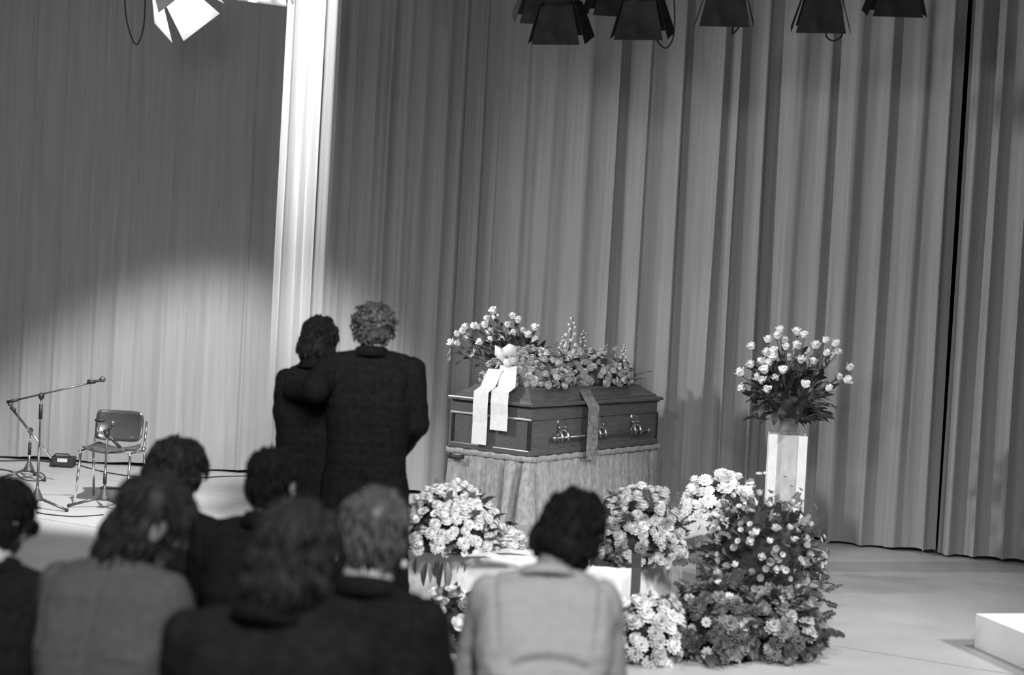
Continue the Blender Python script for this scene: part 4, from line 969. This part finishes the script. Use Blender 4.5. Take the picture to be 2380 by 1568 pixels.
def make_person(label, J, Mh, mats, hair, seed, sit=True, collar=None, jac=0.022, long_coat=False, skirt_m=None, group=None, hands=True, vox=0.0075, ring=True, padded=0.0, creases=(), ringz=0.014):
    """J: joints in world space; mats: jacket, legs; the body is one skin, jacket and hair its children"""
    base = V((J['pelvis'].x, J['pelvis'].y, 0.0))
    root = empty('person', base, 0, label, 'person', group)
    Rl = lambda p: p - base
    j = {k: Rl(v) for k, v in J.items()}; Mh = Matrix.Translation(-base) @ Mh
    side = (j['rsh'] - j['lsh']).normalized(); upv = (j['neck'] - j['pelvis']).normalized(); fwd = upv.cross(side).normalized()
    pel, nk = j['pelvis'], j['neck']; S = lambda t: pel.lerp(nk, t)
    tor = []
    for t, hw, r in ((0.0, 0.085, 0.100), (0.20, 0.075, 0.098), (0.42, 0.078, 0.096), (0.62, 0.095, 0.100), (0.80, 0.105, 0.090)):
        bow_ = -fwd * 0.025 * math.sin(t * 3.1)
        tor.append((S(t) + bow_, hw, r))
    body = head_prims(Mh)
    hb_ = Mh @ V((0, -0.035, -0.075))
    body.append(('c', hb_, nk - upv * 0.02, 0.052, 0.056, 0))
    for c, hw, r in tor: body.append(('c', c - side * hw, c + side * hw, r, r, 1))
    for s, sh, el, wr2 in (('l', 'lsh', 'lel', 'lwr'), ('r', 'rsh', 'rel', 'rwr')):
        body += [('c', nk - upv * 0.045, j[sh] - upv * 0.0, 0.050, 0.052, 1), ('c', j[sh], j[el], 0.050, 0.040, 1), ('c', j[el], j[wr2], 0.038, 0.027, 0)]
        if hands:
            d = (j[wr2] - j[el]).normalized(); hd = J.get(s + 'hd'); upn = J.get(s + 'up', V((0, 0, 1)))
            d = hd if hd is not None else d
            body += hand_prims(j[wr2], d, upn, 1 if s == 'r' else -1, 0.45)
        hp, kn, an = j[s + 'hip'], j[s + 'kn'], j[s + 'an']; tf = J.get('toe', fwd)
        tf = V((tf.x, tf.y, 0)).normalized()
        body += [('c', pel + side * (0.08 if s == 'r' else -0.08), hp, 0.10, 0.088, 2), ('c', hp, kn, 0.086, 0.060, 2), ('c', kn, an, 0.058, 0.042, 2),
                 ('c', an - V((0, 0, 0.03)) - tf * 0.03, V((an.x, an.y, 0.045)) + tf * 0.02, 0.040, 0.044, 3), ('c', V((an.x, an.y, 0.045)) - tf * 0.04, V((an.x, an.y, 0.036)) + tf * 0.15, 0.042, 0.034, 3)]
    link('body', voxel('body', body, vox, 3, ['skin', mats[0], mats[1], 'shoe']), root)
    # jacket
    jk = []
    for i, (c, hw, r) in enumerate(tor): jk.append(('c', c - side * hw, c + side * hw, r + jac, r + jac, 0))
    for i in range(len(tor) - 1):
        for u in (0.33, 0.66):
            c = tor[i][0].lerp(tor[i + 1][0], u); hw = tor[i][1] * (1 - u) + tor[i + 1][1] * u; r = tor[i][2] * (1 - u) + tor[i + 1][2] * u
            jk.append(('c', c - side * hw, c + side * hw, r + jac * 0.95, r + jac * 0.95, 0))
    for s, sh, el, wr2 in (('l', 'lsh', 'lel', 'lwr'), ('r', 'rsh', 'rel', 'rwr')):
        out = side * (1 if s == 'r' else -1)
        jk += [('c', nk - upv * 0.030 - fwd * 0.012, j[sh] + upv * padded, 0.056 + jac * 0.4, 0.056 + jac * 0.6, 0), ('c', nk - upv * 0.09 - fwd * 0.02, j[sh] - upv * 0.03, 0.085, 0.062 + jac * 0.4, 0), ('c', j[sh], j[el], 0.056 + jac * 0.7, 0.050 + jac * 0.7, 0),
               ('c', j[el], j[el].lerp(j[wr2], 0.92), 0.047 + jac * 0.6, 0.036 + jac * 0.5, 0)]
    if not sit:
        dn = 0.62 if long_coat else 0.34
        for hw in (-0.10, -0.05, 0.0, 0.05, 0.10):
            jk.append(('c', pel + side * hw * 0.9, pel + V((0, 0, -dn)) + side * hw * 1.1, 0.103 + jac, 0.112 + jac, 0))
    else:
        for s in 'lr': jk.append(('c', j[s + 'hip'], j[s + 'hip'].lerp(j[s + 'kn'], 0.45), 0.10 + jac * 0.5, 0.09 + jac * 0.5, 0))
    jm = voxel('jacket', jk, 0.010, 5, [mats[0]])
    co = [v.co.copy() for v in jm.vertices]; no = [v.normal.copy() for v in jm.vertices]
    for v, p, n_ in zip(jm.vertices, co, no):
        d_ = 0.006 * noise.noise(Vector((p.x * 7 + seed, p.y * 7, p.z * 15))) + 0.003 * noise.noise(Vector((p.x * 22, p.y * 22 + seed, p.z * 30)))
        back = n_.dot(fwd) < 0.2
        if back:
            u_ = (p - S(0.5)).dot(side); d_ -= 0.006 * math.exp(-(u_ / 0.008) ** 2)        # centre back seam
        for s in 'lr':
            out = side * (1 if s == 'r' else -1); u_ = (p - j[s + 'sh']).dot(out); h_ = (p - j[s + 'sh']).dot(upv)
            if h_ > -0.16: d_ -= 0.007 * math.exp(-((u_ + 0.006 + 0.10 * max(0, -h_)) / 0.009) ** 2)   # armhole seam
        for (zc, x0, x1, sag) in creases:
            u_ = (p - S(0.5)).dot(side)
            if back and x0 < u_ < x1: d_ -= 0.012 * math.exp(-((p.z - zc + sag * ((u_ - (x0 + x1) / 2) ** 2)) / 0.010) ** 2) - 0.008 * math.exp(-((p.z - zc - 0.03 + sag * ((u_ - (x0 + x1) / 2) ** 2)) / 0.018) ** 2)
        v.co = p + n_ * d_
    link('jacket', jm, root)
    # collar
    q = Mh.to_3x3(); cb = nk + upv * 0.012; ringm = MB()
    for r0, r1, z0, z1, mm_ in ((0.090, 0.070, -0.035, ringz, 0),):
        n = 20; vs = []
        for (rr, zz) in ((r0, z0), (r1, z1), (r1 + 0.012, z1 + 0.002), (r0 + 0.018, z0)):
            for k in range(n):
                a = 2 * math.pi * k / n; vs.append(cb + side * (rr * math.cos(a)) + fwd * (rr * 0.95 * math.sin(a) - 0.0) + upv * (zz - 0.02 * math.sin(a)))
        ringm.add(vs, [(i * n + k, i * n + (k + 1) % n, ((i + 1) % 4) * n + (k + 1) % n, ((i + 1) % 4) * n + k) for i in range(4) for k in range(n)])
    if ring: ringm.build('collar', mats[0], root, smooth=True)
    if collar:
        ring2 = MB(); n = 20; vs = []
        for (rr, zz) in ((0.070, 0.0), (0.060, 0.058), (0.066, 0.060), (0.077, 0.0)):
            for k in range(n):
                a = 2 * math.pi * k / n; vs.append(cb + side * (rr * math.cos(a)) + fwd * (rr * math.sin(a)) + upv * (zz - 0.02 * math.sin(a)))
        ring2.add(vs, [(i * n + k, i * n + (k + 1) % n, ((i + 1) % 4) * n + (k + 1) % n, ((i + 1) % 4) * n + k) for i in range(4) for k in range(n)])
        ring2.build('shirt_collar', collar, root, smooth=True)
    for s in (-1, 1): MB().ell(Mh @ V((s * 0.030, 0.080, 0.004)), (0.011, 0.011, 0.011), n=8, m=6).build('eye', 'eye', root, smooth=True)
    link('hair', hair_mesh(Mh, hair[0], hair[1], seed, hair[2] if len(hair) > 2 else 0.05, hair[3] if len(hair) > 3 else 260), root)
    return root, Mh

def seated(label, hp, yaw, hy, hpitch, hroll, mats, hair, seed, lean=(0.0, 0.06), shw=0.19, twist=0.0, shdrop=(0, 0), hofs=(0.0, 0.03), nd=0.135, **kw):
    """hp: head centre in the world; lean: how far the neck sits to the right / forward of the pelvis"""
    Q = Matrix.Rotation(yaw, 3, 'Z'); hz = hp.z
    nk = V((0, 0, hz - nd)); pel = nk + V((-lean[0], -lean[1], 0)); pel.z = 0.53
    # head relative to the neck
    hd = V((hofs[0], hofs[1], nd))
    L = dict(neck=nk, pelvis=pel)
    for s, k in (('l', -1), ('r', 1)):
        tw_ = Matrix.Rotation(twist, 3, 'Z')
        sh = nk + tw_ @ V((k * shw, -0.015, 0)) + V((0, 0, -0.075 - shdrop[0 if s == 'l' else 1]))
        L[s + 'sh'] = sh; L[s + 'el'] = sh + V((k * 0.045, 0.07, -0.27)); L[s + 'wr'] = V((k * 0.07 + pel.x, pel.y + 0.30, 0.70)); L[s + 'hd'] = V((-k * 0.5, 1, -0.25)); L[s + 'up'] = V((0, 0, 1))
        L[s + 'hip'] = pel + V((k * 0.095, 0.03, -0.005)); L[s + 'kn'] = pel + V((k * 0.11, 0.43, -0.01)); L[s + 'an'] = V((pel.x + k * 0.10, pel.y + 0.44, 0.10))
    off = V((hp.x, hp.y, 0)) - Q @ V((nk.x + hd.x, nk.y + hd.y, 0))
    J = {k: (Q @ v if k[1:] in ('hd', 'up') else Q @ v + off) for k, v in L.items()}
    J['toe'] = Q @ V((0, 1, 0))
    Mh = Matrix.Translation(hp) @ (Q @ rotm(hy, hpitch, hroll)).to_4x4()
    return make_person(label, J, Mh, mats, hair, seed, sit=True, group='seated mourners', **kw)

# --- the standing pair
S2, S1 = at(868, 770, 7.3), at(741, 792, 7.42)
def standing(hp, yaw, shw, arms, nd=0.115):
    Q = Matrix.Rotation(yaw, 3, 'Z'); nk = V((hp.x, hp.y - 0.04, hp.z - nd)); pel = V((nk.x, nk.y, 0.96))
    J = dict(neck=nk, pelvis=pel, toe=Q @ V((0, 1, 0)))
    for s, k in (('l', -1), ('r', 1)):
        J[s + 'sh'] = nk + Q @ V((k * shw, -0.01, 0)) + V((0, 0, -0.085))
        J[s + 'hip'] = pel + Q @ V((k * 0.09, 0, -0.05)); J[s + 'kn'] = V((J[s + 'hip'].x, J[s + 'hip'].y, 0.52)) + Q @ V((0, 0.03, 0)); J[s + 'an'] = V((J[s + 'hip'].x, J[s + 'hip'].y, 0.10))
    J.update(arms); return J
aR = dict(rel=at(966, 985, 7.28), rwr=at(925, 1052, 7.52), rhd=V((-0.8, 0.5, -0.2)), rup=V((0, -.3, 1)),
          lel=at(735, 905, 7.08), lwr=at(676, 905, 7.25), lhd=V((-0.5, 1, -0.05)), lup=V((-1, -0.4, 0.3)))
make_person('standing curly-haired person in black coat with an arm round the other', standing(S2, R(4), 0.205, aR), Matrix.Translation(S2) @ rotm(R(12), R(12), R(-4)).to_4x4(), ('black_coat', 'trousers'), ('curly', 'hair_c', 0.03, 260), 5, sit=False, jac=0.034, long_coat=True, padded=0.012)
aL = dict(lel=at(690, 1005, 7.42), lwr=at(720, 960, 7.72), lhd=V((0.2, 0.3, 1)), lup=V((-.5, -1, 0)), rel=S1 + V((0.22, 0.1, -0.46)), rwr=S1 + V((0.06, 0.32, -0.40)), rhd=V((-0.4, 0.4, 0.8)), rup=V((1, 0, 0)))
make_person('shorter dark-haired standing person in black held by the curly-haired one', standing(S1, R(-8), 0.150, aL, 0.13), Matrix.Translation(S1) @ rotm(R(-6), R(10), R(8)).to_4x4(), ('black_coat', 'trousers'), ('bob', 'hair_b', 0.04, 260), 9, sit=False, jac=0.020, long_coat=True, padded=0.0)

# --- the seated rows, nearest last
P = {}
P[3] = seated('dark curly-haired seated person behind the grey coat, head turned right', at(410, 1103, 5.25), R(-10), R(-25), R(18), R(10), ('black2', 'trousers'), ('full', 'hair_d', 0.05, 300), 23, lean=(0.02, 0.10))
P[4] = seated('short dark-haired seated person in a dark suit below the standing pair', at(636, 1122, 4.85), R(-12), R(-6), R(4), R(0), ('black', 'trousers'), ('short', 'hair_b', 0.03, 260), 29, lean=(0.0, 0.04), shw=0.21, padded=0.01)
P[1] = seated('dark-haired person at the left edge in black with sunglasses and pale scarf', at(0, 1207, 4.3), R(-12), R(-30), R(16), R(4), ('black', 'trousers'), ('bob', 'hair_b', 0.05, 260), 37, lean=(0.0, 0.06))
P[2] = seated('seated person in grey coat with long dark hair and visible ear', at(362, 1212, 4.1), R(-14), R(-58), R(26), R(4), ('grey_coat', 'trousers'), ('long', 'hair_d', 0.07, 340), 41, lean=(-0.02, 0.10), shw=0.165, hofs=(0.075, 0.07), nd=0.118, ring=False)
P[6] = seated('grey-haired person in black with white collar and pearl earring', at(866, 1240, 4.1), R(-8), R(20), R(4), R(4), ('black', 'trousers'), ('round', 'hair_g', 0.05, 340), 43, lean=(0.0, 0.05), collar='shirt', shw=0.172, nd=0.156)
P[7] = seated('seated dark-haired person in a white jacket, head bowed', at(1326, 1238, 4.45), R(2), R(-20), R(22), R(14), ('white_jacket', 'trousers'), ('full', 'hair_b', 0.04, 300), 47, lean=(0.01, 0.14), shw=0.168, hofs=(0.075, 0.09), padded=0.0, nd=0.112, ringz=-0.006, creases=[(0.885, -0.10, 0.13, 2.0), (0.80, -0.16, 0.02, -1.5)])
P[5] = seated('nearest seated person, dark hair and broad black coat, back to camera', at(692, 1290, 3.3), R(-14), R(-14), R(10), R(8), ('black', 'trousers'), ('bob', 'hair_d', 0.045, 340), 53, lean=(-0.02, 0.06), shw=0.20, hofs=(0.04, 0.03))

# accessories that move with their wearer
r, Mh = P[1]
MB().ell(Mh @ V((0.036, 0.100, 0.0)), (0.030, 0.008, 0.026), Mh.to_3x3()).build('sunglass_lens', 'lens', r, smooth=True)
MB().ell(Mh @ V((-0.036, 0.100, 0.0)), (0.030, 0.008, 0.026), Mh.to_3x3()).build('sunglass_lens', 'lens', r, smooth=True)
for s in (-1, 1): MB().tube([Mh @ V((s * 0.064, 0.098, 0.006)), Mh @ V((s * 0.086, 0.05, 0.008)), Mh @ V((s * 0.086, -0.01, 0.006))], 0.004, 6).build('sunglass_arm', 'lens', r, smooth=True)
sc_ = MB()
nk1 = Mh @ V((0, -0.03, -0.13)); n = 24
for t in range(3):
    vs = []; 
    pts = [nk1 + V((0.092 * math.cos(6.283 * k / n), 0.088 * math.sin(6.283 * k / n), -0.02 + 0.016 * t - 0.035 * math.sin(6.283 * k / n))) for k in range(n + 1)]
    sc_.tube(pts, 0.021, 8)
sc_.build('scarf', 'shirt', r, smooth=True)
for k_, sgn in ((2, 1), (5, -1)):
    r, Mh = P[k_]
    ear = MB().ell(Mh @ V((sgn * 0.097, 0.004, -0.006)), (0.010, 0.020, 0.034), Mh.to_3x3() @ Matrix.Rotation(R(15) * sgn, 3, 'Z')).build('ear', 'skin', r, smooth=True)
r, Mh = P[6]
for s in (-1, 1): MB().ell(Mh @ V((s * 0.098, -0.012, -0.078)), (0.011, 0.011, 0.012), n=8, m=6).build('earring', 'pearl', r, smooth=True)

# benches beneath the seated rows
def bench(label, a, b_):
    mid = (a + b_) / 2; d = (b_ - a); L = d.length + 0.6; o = empty('bench', (mid.x, mid.y, 0), math.atan2(d.y, d.x), label, 'bench', 'audience benches')
    MB().box((0, 0.06, 0.375), (L, 0.42, 0.06)).build('seat', 'bench', o, bevel=0.01)
    for sx in (-1, 1):
        for yy in (-0.08, 0.20): MB().box((sx * (L / 2 - 0.12), yy, 0.1725), (0.05, 0.05, 0.345)).build('leg', 'stand', o)
    return o
def seat_of(k): return V(P[k][0].location)
bench('dark bench under the nearest person in the broad black coat', seat_of(5) - V((0.2, 0, 0)), seat_of(5) + V((0.2, 0, 0)))
bench('dark bench under the row with the grey coat and the white jacket', (seat_of(1) + seat_of(2)) / 2, (seat_of(6) + seat_of(7)) / 2)
bench('dark bench under the two dark-haired people nearest the stage', seat_of(3), seat_of(4))
